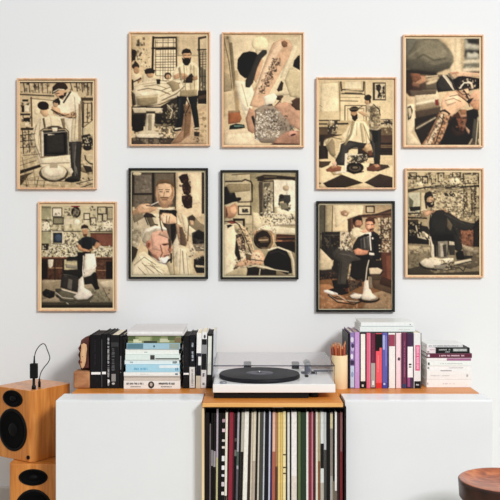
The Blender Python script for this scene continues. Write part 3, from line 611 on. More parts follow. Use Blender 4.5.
def draw(inner, text):
    s = Sheet(inner)
    for ln in text.strip().splitlines():
        p = ln.split()
        if not p: continue
        k = p[0]
        if k == 'A': s.al = float(p[1]); continue
        if k == 'S': s.blur(float(p[1])); continue
        c = np.array(srgb(p[1]))
        pr = lambda q: [tuple(float(v) for v in z.split(',')) for z in q]
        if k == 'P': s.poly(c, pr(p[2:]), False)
        elif k == 'B': x0, y0, x1, y1 = [float(v) for v in p[2].split(',')]; s.poly(c, [(x0, y0), (x1, y0), (x1, y1), (x0, y1)])
        elif k == 'O': x0, y0, x1, y1 = [float(v) for v in p[3].split(',')]; s.line(c, float(p[2]), [(x0, y0), (x1, y0), (x1, y1), (x0, y1), (x0, y0)])
        elif k == 'E': q = [float(v) for v in p[2].split(',')]; s.ell(c, *q[:4], q[4] if len(q) > 4 else (float(p[3]) if len(p) > 3 else 0))
        elif k == 'L': s.line(c, float(p[2]), pr(p[3:]))
        elif k == 'N':
            x0, y0, x1, y1 = [float(v) for v in p[5].split(',')]
            s.noise(c, np.array(srgb(p[2])), float(p[3]), int(p[4]), x0, y0, x1, y1, float(p[6]))
    s.blur(1.6)
    r = np.random.RandomState(int(s.a.sum()) % 9999); g = np.zeros((s.h, s.w))          # grain and fine tonal break-up of the print
    for step, amp in ((2, .09), (5, .10), (12, .10), (30, .10)):
        gh, gw = s.h//step + 2, s.w//step + 2; n = r.uniform(-1, 1, (gh, gw))
        yy = np.arange(s.h)/step; xx = np.arange(s.w)/step; yi = yy.astype(int); xi = xx.astype(int); fy = (yy-yi)[:, None]; fx_ = (xx-xi)[None, :]
        g += amp*((n[yi][:, xi]*(1-fx_) + n[yi][:, xi+1]*fx_)*(1-fy) + (n[yi+1][:, xi]*(1-fx_) + n[yi+1][:, xi+1]*fx_)*fy)
    s.a = s.a*(1 + g[..., None])
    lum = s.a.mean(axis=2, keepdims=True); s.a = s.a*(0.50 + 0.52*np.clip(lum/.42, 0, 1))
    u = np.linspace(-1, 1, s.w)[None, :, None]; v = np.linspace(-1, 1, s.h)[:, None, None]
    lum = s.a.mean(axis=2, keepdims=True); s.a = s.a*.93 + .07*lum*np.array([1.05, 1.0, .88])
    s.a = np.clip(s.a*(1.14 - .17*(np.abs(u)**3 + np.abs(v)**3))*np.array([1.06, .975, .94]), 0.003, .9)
    return s

POST = []
POST.append(((10, 75), (30, 15, 432, 575), (46, 33, 413, 562), 'w', 'light wood framed poster at far left, barber behind a chair with round white base', '''
B c9b58c 40,20,420,570
B d9c9a2 108,118,215,260
N 2c241c 6a5a42 20 3 50,36,150,88 1.2
N cbb88e e0d0a8 12 4 50,36,150,88 .7
N 5a4a34 a08c66 16 5 150,36,215,90 1.0
N 4a3c2a c8b68c 14 6 285,36,412,78 1.1
N 7a6848 d8c8a0 15 16 285,78,412,112 .8
L 54452f 7 46,96 216,104
L 8a7450 5 100,116 215,126
L 6a5638 8 104,112 108,255
N 2a221a 7a6a4e 16 7 50,120,100,180 1.3
N ded0ac c0ae86 12 8 50,120,100,190 .9
B 3a3024 50,190,100,200
N 1e1814 6a5a44 18 9 50,200,104,262 1.4
N d8c8a0 b8a880 12 10 50,210,104,262 .5
B 3c3022 52,262,120,274
N 3a2e22 7a684c 14 11 50,276,128,390 1.6
N b8a680 d0c098 11 12 50,300,118,400 .8
B 54452e 352,112,413,128
O 5a4c36 4 366,140,408,236
N 6a5c44 b8a880 14 13 372,146,406,232 1.1
L 4a3c2a 7 358,128 360,300
P cfc096 362,262 413,225 413,300 362,330
L 6a5a40 4 362,262 413,222
N 3a3024 8a7858 16 14 356,300,413,372 1.5
E 2c2620 385,362,22,14
P cdbf9a 372,400 400,392 413,398 413,440 395,436 378,424
L 3c3226 5 372,405 380,424 400,440 413,444
B c2b088 46,400,413,562
N a8966e d6c69e 20 15 46,420,413,562 1.1
L 8a7852 2.5 50,430 160,395
L 8a7852 2.5 60,520 160,500
L 8a7852 2.5 50,545 240,548
L 7a6a48 2.5 75,470 95,562
L 7a6a48 2.5 115,455 125,562
L 7a6a48 2.5 250,540 262,562
P 2e241a 48,474 160,440 164,454 48,492
P 584a34 48,500 120,480 90,500 60,540 48,550
N 2a221a 6a5a40 18 19 48,498,90,556 .5
N 2c241c d8c8a4 14 20 330,500,412,560 1.2
P 8c7a58 350,440 413,450 413,500 352,480
N c8b890 9a8860 13 21 352,440,413,505 1.2
P e2d6b6 262,104 300,82 332,86 352,120 358,300 356,332 292,334 284,260 262,222 225,198 206,176 216,128
P d2c4a0 316,180 350,160 356,326 300,330 306,240
P c09c70 218,92 240,76 276,74 278,100 262,124 238,112
P 2c231b 210,60 228,42 252,36 276,44 288,64 278,74 248,72 222,88 208,96
E 241c16 244,52,28,14,-15
P 3a2c20 268,88 282,84 278,104 262,112
L 2a2119 9 300,84 284,108 266,136
L e8dcbc 8 236,96 252,108
P cba57a 205,160 222,150 246,166 252,186 290,190 316,178 332,196 326,214 296,216 250,202 214,192
N 2e261e 8a7454 9 22 286,182,330,216 2.0
L 4a3a2a 6 205,172 246,192 268,200
E 3c3026 230,136,19,16
E b4946c 226,146,13,14
P d6c8a4 128,246 146,214 172,204 206,200 262,212 276,252 296,292 306,440 296,470 160,470 140,430 112,330 104,300 118,260
L b0a07a 4 150,220 140,330 160,420
L b4a47e 3 200,210 206,250
L a89870 3 262,216 268,262
P c8a67c 146,182 158,162 184,168 192,196 180,208 164,206
E e0cfa6 134,180,14,18
E 231a14 164,152,29,22,8
P 231a14 138,152 150,168 178,174 193,166 190,148
P ae9c78 144,282 160,268 276,266 294,284 296,400 282,412 154,414
P 3c3830 154,284 166,274 272,272 286,286 290,398 276,404 164,404
P 16130f 164,294 176,284 268,282 278,294 280,392 268,394 170,394
L 2e2a24 3 200,296 204,390
L d8cdb0 6 190,296 236,300
L e8dcc0 9 160,286 162,400
P dacdac 148,414 296,396 300,420 290,438 158,442
L 6a5c44 3 150,442 296,436
P 37322b 294,332 356,328 350,420 352,512 344,530 280,530 272,516 306,500 300,430
P 55504a 306,336 330,334 324,430 310,440
P 6a665c 318,440 332,460 336,500 322,480
E 1f1b17 306,524,36,10
P c8bda0 284,470 304,460 314,480 300,500
E 4a4030 216,488,72,44
E cabd9c 216,484,66,40
E ded2b4 214,478,52,30
L 4a4030 4 150,476 160,504 190,522 230,526 270,508 284,480
B b0a284 196,436,236,462
'''))
POST.append(((120, 30), (40, 8, 450, 583), (55, 25, 432, 570), 'w', 'light wood framed poster, second in top row, bearded barber standing over a reclined draped man', '''
B dcc79c 50,20,440,580
P d2bc90 50,20 160,20 160,300 50,300
B e6d4ac 176,36,280,250
N 2c241e 5a4838 18 1 78,34,124,80 2.2
P cdb386 90,80 122,78 118,94 96,94
L 4a3a2c 11 166,34 162,200
L 3a2e22 10 166,38 282,36
L 3a2e22 9 160,90 284,88
L 4a3c2c 8 280,36 282,190
L 5a4a36 4 178,48 178,250
O b09c74 3 186,50,272,82
L 6a5a44 2.5 202,96 200,240
L 6a5a44 2.5 226,96 224,240
L 6a5a44 2.5 254,96 252,240
L 6a5a44 2.5 176,120 280,118
L 6a5a44 2.5 174,146 280,144
L 6a5a44 2.5 172,172 276,170
L 5a4a36 2.5 172,200 270,200
L 5a4a36 3 170,226 260,230
B 8a7858 160,250,245,262
P c8b48c 284,30 386,30 392,130 286,130
L b4a07a 3 288,40 384,40
P 54463a 388,34 432,28 432,38 396,46
L 4a4034 8 392,40 398,300
L 5a4a3a 8 388,98 432,96
O 6a5c46 3 402,108,430,200
L 6a5c46 2.5 402,132 432,130
L 6a5c46 2.5 402,158 432,156
L 6a5c46 2.5 402,184 432,182
L 6a5c46 3 416,100 416,300
P 7a7258 400,180 430,200 430,300 404,300
L 4a4034 2.5 400,230 432,230
L 4a4034 2.5 400,260 432,260
N 8a7a5a e0cea4 12 77 400,240,430,300 .6
B 2a2018 388,300,432,368
P 54402e 390,330 432,320 432,340 390,346
B c8b086 388,372,432,408
P 6a543e 50,90 78,98 86,120 70,150 58,160
E 3a2c22 70,110,14,12
P d4c39c 54,196 80,200 110,230 92,280 54,290
E 3a2a20 78,180,19,16
E b48e64 82,200,15,18
L 3a2c20 10 62,250 64,298
P b08a62 86,250 104,232 110,246 88,268
L 2e241c 7 60,262 104,240
P cfc09a 112,222 160,214 200,240 180,262 110,262
E 2e221a 148,206,26,18
E bd976c 150,222,18,16
P 2a211a 120,198 176,198 172,214 126,218
E 3c3026 192,256,14,12
B d8c8a4 180,240,204,248
P d8caa6 64,300 100,262 160,248 230,256 290,240 316,262 334,300 300,322 262,346 210,352 190,372 120,388 84,380 72,340
P e2d6b4 88,312 200,300 196,320 108,330
L b4a37e 4 100,272 170,262 240,268
L a8976f 4 200,330 260,300 300,262
L a4936c 4 230,340 290,310
P b9aa84 78,330 190,320 186,366 116,384 84,374
L 8c7c5a 3 84,384 190,372 262,340
P 5a4c3a 56,300 74,320 80,372 60,382
B 2c241c 56,380,300,480
P c4b694 60,386 216,388 222,406 206,414 70,412
P 3a3026 62,412 216,414 230,420 240,470 60,474
P 322a22 200,380 290,330 282,470 220,420
N 5c503e 1c1612 18 31 60,412,280,540 1.5
N 9c8e70 6a5e48 12 32 230,366,300,420 1.0
P c8bb9a 132,412 174,412 170,500 212,518 208,536 90,536 74,522 122,500
P 9c8e70 142,420 160,420 158,500 140,500
P ddd0b0 76,520 212,516 216,526 200,538 92,540
P 8a7c60 170,466 236,462 250,474 220,480 172,478
B 54483a 56,538,280,570
N 8a7c62 2a221b 22 33 56,530,280,570 1.1
N b8a888 8a7c62 14 34 90,540,230,566 .6
P c4a680 300,430 432,380 432,570 250,570 272,540
P a88260 316,380 346,360 356,420 350,520 300,560 256,566 308,500
P d0b78c 386,404 432,402 432,570 376,570
L a88e68 3 390,440 432,440
L b49a72 3 384,500 432,500
E 4a4034 330,400,24,16
P 1a1c1c 284,328 336,330 318,420 312,470 306,486 280,486 286,430
P 1a1c1c 336,330 388,324 384,380 392,440 396,484 372,488 364,440 352,380
P 2a3030 292,340 304,340 298,440 290,440
P 28221c 264,490 300,482 308,500 270,506
L e0d4b4 6 276,492 300,488
P 2a2018 366,484 396,482 394,496 372,498
L e0d4b4 5 372,490 392,488
P 3a3028 368,506 398,508 394,530 370,528
N 3a3028 8a7458 10 35 362,528,400,560 1.0
P e0d2aa 262,214 284,180 318,150 346,148 384,172 398,196 394,262 386,326 340,332 296,328 316,282 300,250 264,250
P cdbd94 350,170 384,190 384,270 378,326 352,330 346,250
L b8a880 3 330,176 334,210
P b98e64 314,118 354,116 354,148 340,160 320,152
P 2a1e17 308,112 312,98 330,90 350,96 356,112 356,124 350,118 320,116 312,124
P 241913 310,136 322,146 344,146 354,134 352,160 340,176 324,176 312,162
L 2a2018 4 316,128 350,126
P 2a2019 342,224 358,214 368,234 360,262 336,264 314,262 318,246 334,248
E b88f66 318,232,22,14
E 33271e 346,246,18,16
P c39a70 266,226 290,214 330,216 334,230 300,238 272,246
P ae865e 360,236 386,226 388,246 366,252
E 3a2c22 238,228,18,18
E bf9a70 240,232,12,12
'''))
POST.append(((210, 30), (55, 10, 470, 590), (68, 24, 450, 573), 'w', 'light wood framed poster with a bowler-hatted barber, a raised tattooed forearm and a lathered beard', '''
B d3c096 60,15,460,580
P c5b085 60,20 110,20 120,300 110,420 60,420
P dccaa2 96,20 230,20 240,120 150,300 118,300
L 8c7c58 5 88,30 104,120 112,240 118,300
E 5c4c38 88,38,7,7
P b49e74 112,200 140,200 150,300 150,400 116,400
P d0bc92 60,300 150,300 150,420 60,430
P a89068 120,300 150,300 148,400 128,400
S 4
E f0dcae 250,66,41,36
P dccaa4 400,60 450,30 450,300 370,300 330,260
B d6c39c 376,190,450,360
P e6d6b2 130,250 180,256 200,300 190,400 180,440 160,380 140,330
P efe3c4 146,300 200,290 196,350 180,430 162,390 148,350
P d6b184 240,150 280,140 284,180 250,280 236,290
E 1d1a18 196,158,58,50,-35
P 151312 136,190 142,140 176,110 214,108 240,118 232,176 206,230 160,226
P 2b2723 176,270 194,222 214,176 234,126 262,96 284,98 284,116 262,140 236,180 214,262 196,284 178,284
P 423c35 204,228 236,150 262,110 276,104 254,150 222,220
P c8a47c 190,400 204,310 236,272 246,234 272,180 300,120 326,60 358,42 386,50 410,84 404,130 378,180 340,236 300,292 252,306 236,340 224,400 216,440 192,420
P deC49c 376,130 400,96 428,80 440,90 404,150 360,216 316,276 300,290 330,230
P e4cca4 290,150 330,64 350,50 356,64 330,100 300,160 262,230 250,250
E 6a4028 372,66,14,12
P 9c6e4a 358,46 384,50 396,84 384,110 366,90
A .6
P b4865c 300,130 356,110 366,140 330,220 260,300 240,290 270,220
A 1
N 1c1814 2c251f 13 41 292,136,356,200 2.8
N 1c1814 2c251f 12 42 268,180,336,232 2.8
N 1c1814 332a22 12 43 246,222,306,294 2.6
N b09068 c8a67c 7 44 250,150,350,290 1.0
P 1c1a16 404,176 420,150 440,126 450,124 450,200 420,190
N 14120f 5a5040 11 45 406,140,450,196 1.5
P 4a3a28 330,280 352,240 368,222 372,260 356,300 336,300
P 3a2c20 330,310 352,306 368,330 350,350 332,346
P c8b088 250,300 330,300 330,360 290,372 262,340
P e8dcc0 262,340 300,318 330,310 320,360 280,376
N 4c3e2e 8a7454 12 46 236,290,318,322 1.4
P b88a66 330,372 380,360 450,370 450,440 380,420 340,400
P 6a4a34 406,352 430,336 450,334 450,400 420,378
P c89c78 318,380 350,360 400,376 450,398 450,460 396,446 340,430
B b4623c 92,404,152,460
P b0683c 92,408 148,406 160,440 148,460 92,468
P a08460 92,400 150,398 150,408 92,412
P 1e2420 100,474 130,464 172,470 176,486 140,492 96,494
P 6a8a78 120,472 168,474 170,480 122,482
P b88058 182,440 196,430 226,492 222,518 200,520 190,500
P 2c2622 206,440 216,430 226,460 222,484 210,476
P dfcba4 60,500 190,490 220,512 250,560 300,573 60,573
P e9d8b2 80,520 200,510 230,573 70,573
P 8a8270 222,400 262,372 310,370 346,400 380,450 400,500 360,520 330,560 270,560 224,540 226,480
N 5c5648 b4ab94 14 47 224,380,390,520 2.0
N d0c8b2 6e685a 9 48 224,390,380,540 1.5
N 2c2822 4c463a 12 49 290,420,350,520 .8
N e8e0cc d0c6b0 14 50 224,500,320,552 1.2
L d8ccb0 3 260,440 300,520 340,440
E 2c2620 296,384,14,12
P b98a6c 326,540 360,512 396,500 450,500 450,573 300,573 318,556
P 8c8270 346,450 400,440 440,470 400,500 370,492
E c88c70 412,518,28,16,-12
P 5a2a1e 400,520 430,510 446,530 430,536
P 4a2820 306,573 320,558 440,562 450,573
E e0b89c 410,506,22,6,-14
L 7a4030 3 392,526 416,542 446,542
'''))
POST.append(((310, 75), (28, 10, 432, 575), (45, 25, 415, 562), 'w', 'light wood framed poster with large diamond floor tiles, barber trimming a caped man', '''
B dfcb9c 40,20,420,570
P e6d5aa 56,36 140,32 142,220 52,220
L b49e74 3 60,40 140,36
L 8c7a58 3 50,150 64,160
L a08a62 4 146,30 152,230
B cdb98c 150,30,276,100
L 4c3f2e 7 156,34 160,78
L 4c3f2e 7 270,34 268,78
B e0d2aa 178,32,256,66
L 4a3e2e 7 164,72 266,80
L 3a2f24 5 160,92 276,96
L 6a5a40 5 150,128 240,130
L 8a7650 3 150,110 250,112
O 5c4a34 5 176,152,282,260
O 8c7452 3 190,166,270,260
B e2d0a4 196,172,264,250
L 4a3c2c 5 176,152 176,225
B 4a3e30 314,36,380,126
B d9c8a0 326,42,376,120
P 2c251e 330,50 350,44 358,60 350,84 364,96 356,120 336,110 344,86 332,72
P 2c251e 362,60 374,50 376,110 366,116
N 6a5a44 d0c098 10 51 328,44,376,120 .9
B bfa97c 46,226,414,300
L 4c3e2c 4 46,220 150,222
L 2a221a 7 48,244 86,244
L 2a221a 9 130,244 190,242
L 5a4a36 4 352,222 414,222
L 2a221a 8 358,242 414,242
P 4a3e30 90,246 104,224 130,220 136,240 128,300 90,300
P a8946c 98,230 124,226 124,250 100,252
N 3a3026 c8b48a 12 52 84,200,142,292 1.4
E 54483a 388,232,16,14
N 3a3026 c8b48a 12 53 372,222,410,256 1.2
B 7a6446 355,262,414,300
N 5a4832 c0aa80 11 54 355,256,414,296 .8
B 6a543a 46,262,90,312
B 4a3626 46,296,160,332
B 5a4030 346,300,414,372
B 2c211a 346,338,414,346
B 8a6e4c 350,350,414,362
B 2a1f18 46,352,92,436
L 1f1814 6 46,330 46,430
P 33281f 52,300 76,300 70,350 88,420 50,440
B 33271d 346,364,414,400
P 3a2a1e 240,330 310,330 330,420 240,420
P d8c294 46,420 414,410 414,562 46,562
P e6d2a4 46,440 200,430 414,450 414,562 46,562
P 3a2c1f 66,540 160,496 268,538 180,562 90,562
P 46362a 272,536 350,492 414,510 414,562 330,562
P 4a3a2a 300,440 390,448 400,460 340,482 290,470
P 54402c 48,430 108,430 96,450 60,464 46,460
P c0a674 90,470 160,480 160,498 120,500
E 2a1e15 52,540,5,4
L caae78 2 180,562 268,538
N 241b14 6a543e 14 55 180,390,270,470 1.4
E 1e1813 226,462,44,28
E 6a5a44 226,466,30,16
E 1e1813 226,462,22,12
L 1c1612 6 184,478 220,492 268,482
P e0cea2 162,300 192,256 220,232 250,226 276,232 296,262 308,300 300,340 262,362 220,360 180,356 150,370 130,420 106,400 84,352 72,328 96,312
P cab688 96,312 160,300 190,330 150,340 130,420 100,396 80,348
P ebdcb4 196,262 222,236 256,236 230,290 200,340 170,340
L a89468 4 206,246 190,300 176,340
L a89468 4 266,240 280,300 284,340
L b4a074 4 236,240 234,300
P b69060 300,340 330,350 318,384 290,390 262,370
P d0b080 270,350 310,340 316,370 286,384
P 36322c 156,344 200,326 250,336 286,340 270,362 220,362 196,376 190,400 176,452 132,450 128,424 150,380
P 4a463e 160,350 200,336 240,344 200,362 176,400 166,440 150,440
L 3a3028 5 190,366 262,366
P d8ccb0 176,392 190,390 186,440 182,490 170,490 174,440
P c8bc9e 186,388 250,398 250,406 186,398
P dcd0b4 126,484 180,474 184,484 130,494
E 2a2019 250,398,14,10
P 9a5c3e 80,472 110,452 134,450 160,458 156,478 116,484 86,482
P c08a62 104,454 132,448 140,460 112,468
P e4d8ba 112,434 128,438 130,452 112,452
P 2e2a25 296,270 356,268 356,330 352,420 350,446 322,448 316,380 300,330
P 4a4640 304,280 322,280 326,400 320,430
P 7a4a34 284,462 316,446 352,448 354,472 320,482 286,478
P c8936a 316,446 340,444 350,456 330,462
P c8b691 288,140 310,136 340,150 354,190 354,266 336,276 300,272 294,240 300,200 286,176
P a4926e 318,146 346,166 352,262 318,272 322,210
N 8a7a58 d8c8a0 12 56 292,150,352,262 1.3
P c09a6c 276,124 298,124 300,140 284,148 274,138
E 2c221a 290,112,19,15,-15
P 2c221a 280,118 304,110 306,134 298,144 296,126
P c8b48c 290,186 316,182 326,204 312,214 272,206 244,188 250,180
N 6a5a42 a08c68 10 57 300,160,334,206 1.6
P c29c70 238,182 262,180 286,196 270,206
P b88f62 206,176 236,176 240,206 220,214 204,200
E 2a2019 222,170,24,14,-5
P 241a15 208,196 222,204 238,192 240,216 226,232 212,220
L 2a2019 4 236,168 262,156
'''))
POST.append(((390, 30), (62, 22, 468, 590), (82, 40, 450, 573), 'w', 'light wood framed poster at upper far right, close-up of flat cap and tattooed forearm', '''
B cdb68c 78,36,460,580
P 6c6452 82,40 132,40 120,80 82,110
P e0cda4 290,40 370,40 366,240 310,240 300,200
P d2bc90 250,40 300,40 318,130 300,110
L b8a278 5 330,40 326,200
P c4ac80 356,40 376,40 372,230 356,230
B 8c8874 372,40,450,200
N d0ccb4 5a5848 20 61 376,44,448,140 1.8
P 2e2a24 384,42 448,42 446,70 392,66
P b8b49c 376,66 448,76 448,96 376,92
P 2a2824 376,98 448,100 448,140 372,134
P c0bca4 388,108 410,118 424,108 446,120 446,140 380,138
P d8ccaa 372,150 450,146 450,162 366,166
P 7c7862 370,168 450,164 450,192 366,192
N d0ccb4 4a4838 16 62 372,168,448,190 1.2
P dccca8 364,192 450,186 450,204 366,208
P 4a2c22 372,208 450,204 450,216 380,220
S 3
P 84806c 82,44 200,40 290,150 120,200 82,190
P 7c745c 82,190 84,130 110,90 132,52 170,40 244,42 300,92 320,128 322,156 304,186 260,206 220,212 150,200
P 8c8468 130,70 200,46 250,60 290,110 270,150 190,160 130,130
P 5e5846 82,150 140,140 220,176 290,160 318,160 300,190 250,208 160,202 82,192
L 9c9478 6 100,130 160,86 200,60
L 46402f 6 140,140 170,120 220,150 280,140
L 4a4434 5 82,188 160,198 240,210 300,186
P 2a211a 82,194 150,200 240,212 236,230 180,226 120,222 82,212
S 2
P 8a6044 82,212 130,220 180,226 196,250 170,290 120,300 82,300
P b98a64 120,224 176,230 190,250 160,270 120,264
P 3c2820 82,206 104,214 120,250 104,300 82,300
P 4a3024 82,262 120,276 160,290 170,330 100,330 82,310
P 54402f 150,270 196,250 190,300 150,300
P 6a5a44 190,230 260,220 290,250 236,300 176,300
P b8a27c 176,244 240,228 250,240 200,262
P c8b48c 180,262 240,244 240,256 190,280
S 2
P 1c1714 232,262 262,224 290,222 330,280 330,300 240,310
P b8ac90 262,228 280,222 330,290 318,296
L e4d8b8 6 268,226 316,290
P 8c8068 290,216 310,212 330,252 340,280 326,286
P 3a3028 300,230 330,262 340,300 320,296
P d8b48c 300,212 360,206 450,214 450,232 360,234 316,236
P 18130f 316,246 350,226 400,232 450,240 450,290 404,300 348,320 330,290
P 5a4a3c 392,252 412,262 412,280 400,276
N 4a3c30 1a1511 12 63 330,240,446,296 1.4
P e0caa4 380,244 412,262 420,290 410,294 400,266
P c08a66 300,210 340,206 350,214 310,220
P c8b088 82,330 126,338 128,440 82,500
P e0cfa8 84,370 124,366 128,470 110,510 160,573 82,573
P 3a3024 90,384 106,374 118,400 108,440 92,450
P c8b894 92,390 106,386 112,420 98,440
P d8c6a0 124,306 240,306 246,336 130,352
P 6a5a44 100,300 236,300 232,318 110,326
P d0be98 128,330 246,316 252,350 130,372
P 9c8866 130,370 250,356 252,390 132,404
P e2d4b0 130,362 236,342 250,352 132,376
P 5a4836 128,400 256,380 250,420 132,440
P 8a7656 130,398 250,376 250,384 130,406
P 2c231c 126,440 260,410 260,573 160,573 126,500
P 6a5a48 132,480 232,428 234,436 140,498
L c4b492 5 134,490 230,436
P 1c1714 256,440 310,420 400,400 440,380 446,440 440,500 410,573 250,573
P 54301f 300,440 350,396 384,398 386,450 372,500 340,510 310,490
P c8946c 340,404 380,394 384,430 356,436
P 8a5236 330,440 384,440 370,480 336,486
P 201712 310,440 330,430 344,470 350,520 316,510 300,470
P 9a6848 360,440 382,444 374,490 356,480
P b89070 384,500 372,470 400,500 396,520
P c8b894 436,440 450,420 450,573 390,573 410,540 430,520
P 6a5c44 416,540 436,524 446,573 400,573
P 8c3028 226,346 244,344 246,376 230,374
P dcb48a 256,370 264,340 290,310 330,304 360,320 376,350 384,366 370,384 340,398 312,430 280,420 262,400
P e8c8a0 270,350 300,322 330,316 350,340 320,370 290,380
P c89870 330,300 360,300 384,330 384,350 350,330
P e2bc90 350,300 392,290 400,320 384,330
P d09a70 392,344 430,320 450,330 450,400 420,392 400,370
P e0b088 396,326 430,300 450,300 450,350 410,356
L 2a1e18 5 362,336 392,360 400,380
L 3a2a20 4 340,300 366,322 396,316
P c09268 160,573 196,520 226,460 252,400 268,396 304,416 290,470 262,540 240,573
P e0c8a0 170,573 210,520 240,450 262,412 276,420 250,480 220,540 204,573
N 3a2c22 6a503c 11 64 232,410,296,470 1.5
N 3a2c22 6a503c 12 65 210,460,276,520 1.4
N 3a2c22 6a503c 12 66 176,510,256,573 1.3
E 2e241d 276,412,26,12,20
E c8a67e 276,416,20,8,20
L 2a211b 5 252,404 276,396 302,416
'''))
POST.append(((30, 200), (35, 8, 432, 560), (55, 28, 412, 540), 'w', 'light wood framed poster, lower left, barber in dark polo behind an empty black chair', '''
B b8ad84 50,20,420,550
P c4ba94 55,28 412,28 412,160 55,160
B a6a27c 55,30,104,220
L 6a6248 4 58,36 104,40
N d8ceac 8c8260 22 101 60,70,412,160 1.0
O 4a4034 5 112,40,158,82
B e4dac0 114,44,154,80
N 3a342a b8ac8c 10 102 118,46,150,78 1.2
N 2c2620 6a5c48 15 103 166,36,208,80 1.9
E 2a1e1a 228,62,24,28
E 8a8068 228,64,15,18
N 2a2420 9c9074 11 104 206,40,250,92 1.6
B a83c34 204,28,248,36
N 2a241e c0b494 12 105 290,28,340,54 2.2
O 33291f 5 336,36,378,70
N c8bc98 4a4032 12 106 340,40,376,66 1.2
O 3c3226 5 268,68,296,98
B d4c9a8 272,72,292,94
O 33291f 5 300,90,328,126
B cfc4a2 306,98,322,118
O 4a4032 4 336,74,358,110
O 3a3024 5 384,38,412,96
B b8ac88 388,44,412,90
O 4a4032 4 362,70,384,106
B 46402f 112,86,168,124
B 8e8868 118,92,162,118
N 5a5440 b4aa84 12 107 112,126,174,158 1.5
B ddd2b0 176,96,212,120
P e6ddc0 52,110 90,110 100,140 90,160 55,160
P e6dcbc 360,110 400,104 412,120 412,150 356,156
E e8dec0 232,112,16,16
L 4a4234 5 55,156 250,158
L 4a4234 5 300,158 412,160
O dcd4bc 4 108,160,162,226
B 283038 114,164,160,216
E 46566a 140,190,18,18
B c4b894 164,160,240,240
N 5c5340 ddd2b0 16 108 164,160,246,230 1.7
B 7a4632 300,166,412,232
B 8c5440 330,172,412,226
L 4a2c20 4 300,168 412,170
N 2c2a22 d8d0b4 14 109 55,222,240,290 2.0
N d8d0b4 8c846a 13 110 55,228,240,284 1.2
B 35301f 54,218,92,252
N 3c382c d8d0b4 14 111 320,226,412,288 2.0
N e4dcc4 b4aa88 12 112 320,232,412,284 1.4
B 8e5a3c 55,286,200,296
B 8e5a3c 326,286,412,298
B 5a3826 55,296,170,400
N 6c4630 3c2418 14 113 90,300,164,400 1.6
B 1e1612 55,300,86,394
B 623e2a 326,298,412,402
N 74503a 44281c 14 114 330,300,412,398 1.6
B 1e1410 378,308,412,396
L c09068 3 92,340 160,340
L c09068 3 334,352 376,352
P d4cab0 88,296 116,296 112,330 100,342 90,334
P a8987a 55,400 412,396 412,512 55,512
P 9c8c6c 55,420 180,400 160,470 55,500
P c8ba9a 340,410 412,400 412,440 360,440
P 8c8468 240,450 300,440 360,450 400,500 412,520 230,520
N 6a644e a8a080 13 115 240,446,400,516 1.2
L 5a5440 3 362,440 400,512
B 2e281e 55,522,412,540
B 4a4434 55,512,412,524
P 1c1a18 60,460 78,444 124,458 120,486 96,494 62,478
N 3a3834 14120f 10 116 64,450,120,486 1.0
P 24211e 262,360 326,360 330,410 346,440 324,450 306,420 270,424
P 1a1716 308,360 330,366 340,432 346,446 322,450 318,420
P 2a2c2e 236,210 260,188 282,182 306,186 344,206 328,234 310,228 310,250 300,262 262,258 252,228 238,228
P 1d1f21 258,190 304,190 306,254 262,254
P c09066 230,226 246,222 258,240 290,250 300,262 270,262 240,250
P c09066 330,208 352,222 336,242 304,256 286,254 316,238
P bd8e66 258,148 286,146 288,170 280,184 264,182
P 3a281e 252,146 254,130 270,122 288,130 292,148 284,142 262,144
P 6a4632 262,170 284,170 282,184 266,184
P 1c1a19 236,266 272,258 304,262 300,276 270,282 268,340 262,396 240,390 232,300
P 2a2726 180,290 234,288 236,304 180,306
L 9c9478 5 180,310 232,308
P 3c3833 162,352 244,350 256,366 250,380 240,400 166,378
P 1a1817 168,352 240,348 248,362 206,368 170,366
P 8c8674 174,320 180,340 236,346 238,330
P e2dccc 290,270 322,268 330,330 320,346 290,360 262,376 272,330 276,300
P c8c0ac 262,360 300,352 330,346 300,378 266,388
L 6c6454 4 246,300 258,350 270,366
P 46403a 156,376 240,398 238,462 150,436
P 2a2623 162,384 184,390 180,440 156,430
P 7c766a 190,392 212,400 208,448 184,440
P 26221f 216,400 240,406 236,458 214,450
P dcd6c2 246,388 262,380 270,440 300,456 312,478 290,496 240,500 214,484 232,460
P ece6d4 248,400 258,396 264,450 286,470 240,476
L 4a4436 4 306,482 284,504 240,510 200,504
P c8c0aa 150,442 232,466 228,484 160,462
P 4a4438 124,444 150,442 220,486 300,496 296,516 180,512 130,486
L d8d0ba 4 128,470 150,500 180,508 216,490
L d8d0ba 3 140,484 190,520
'''))
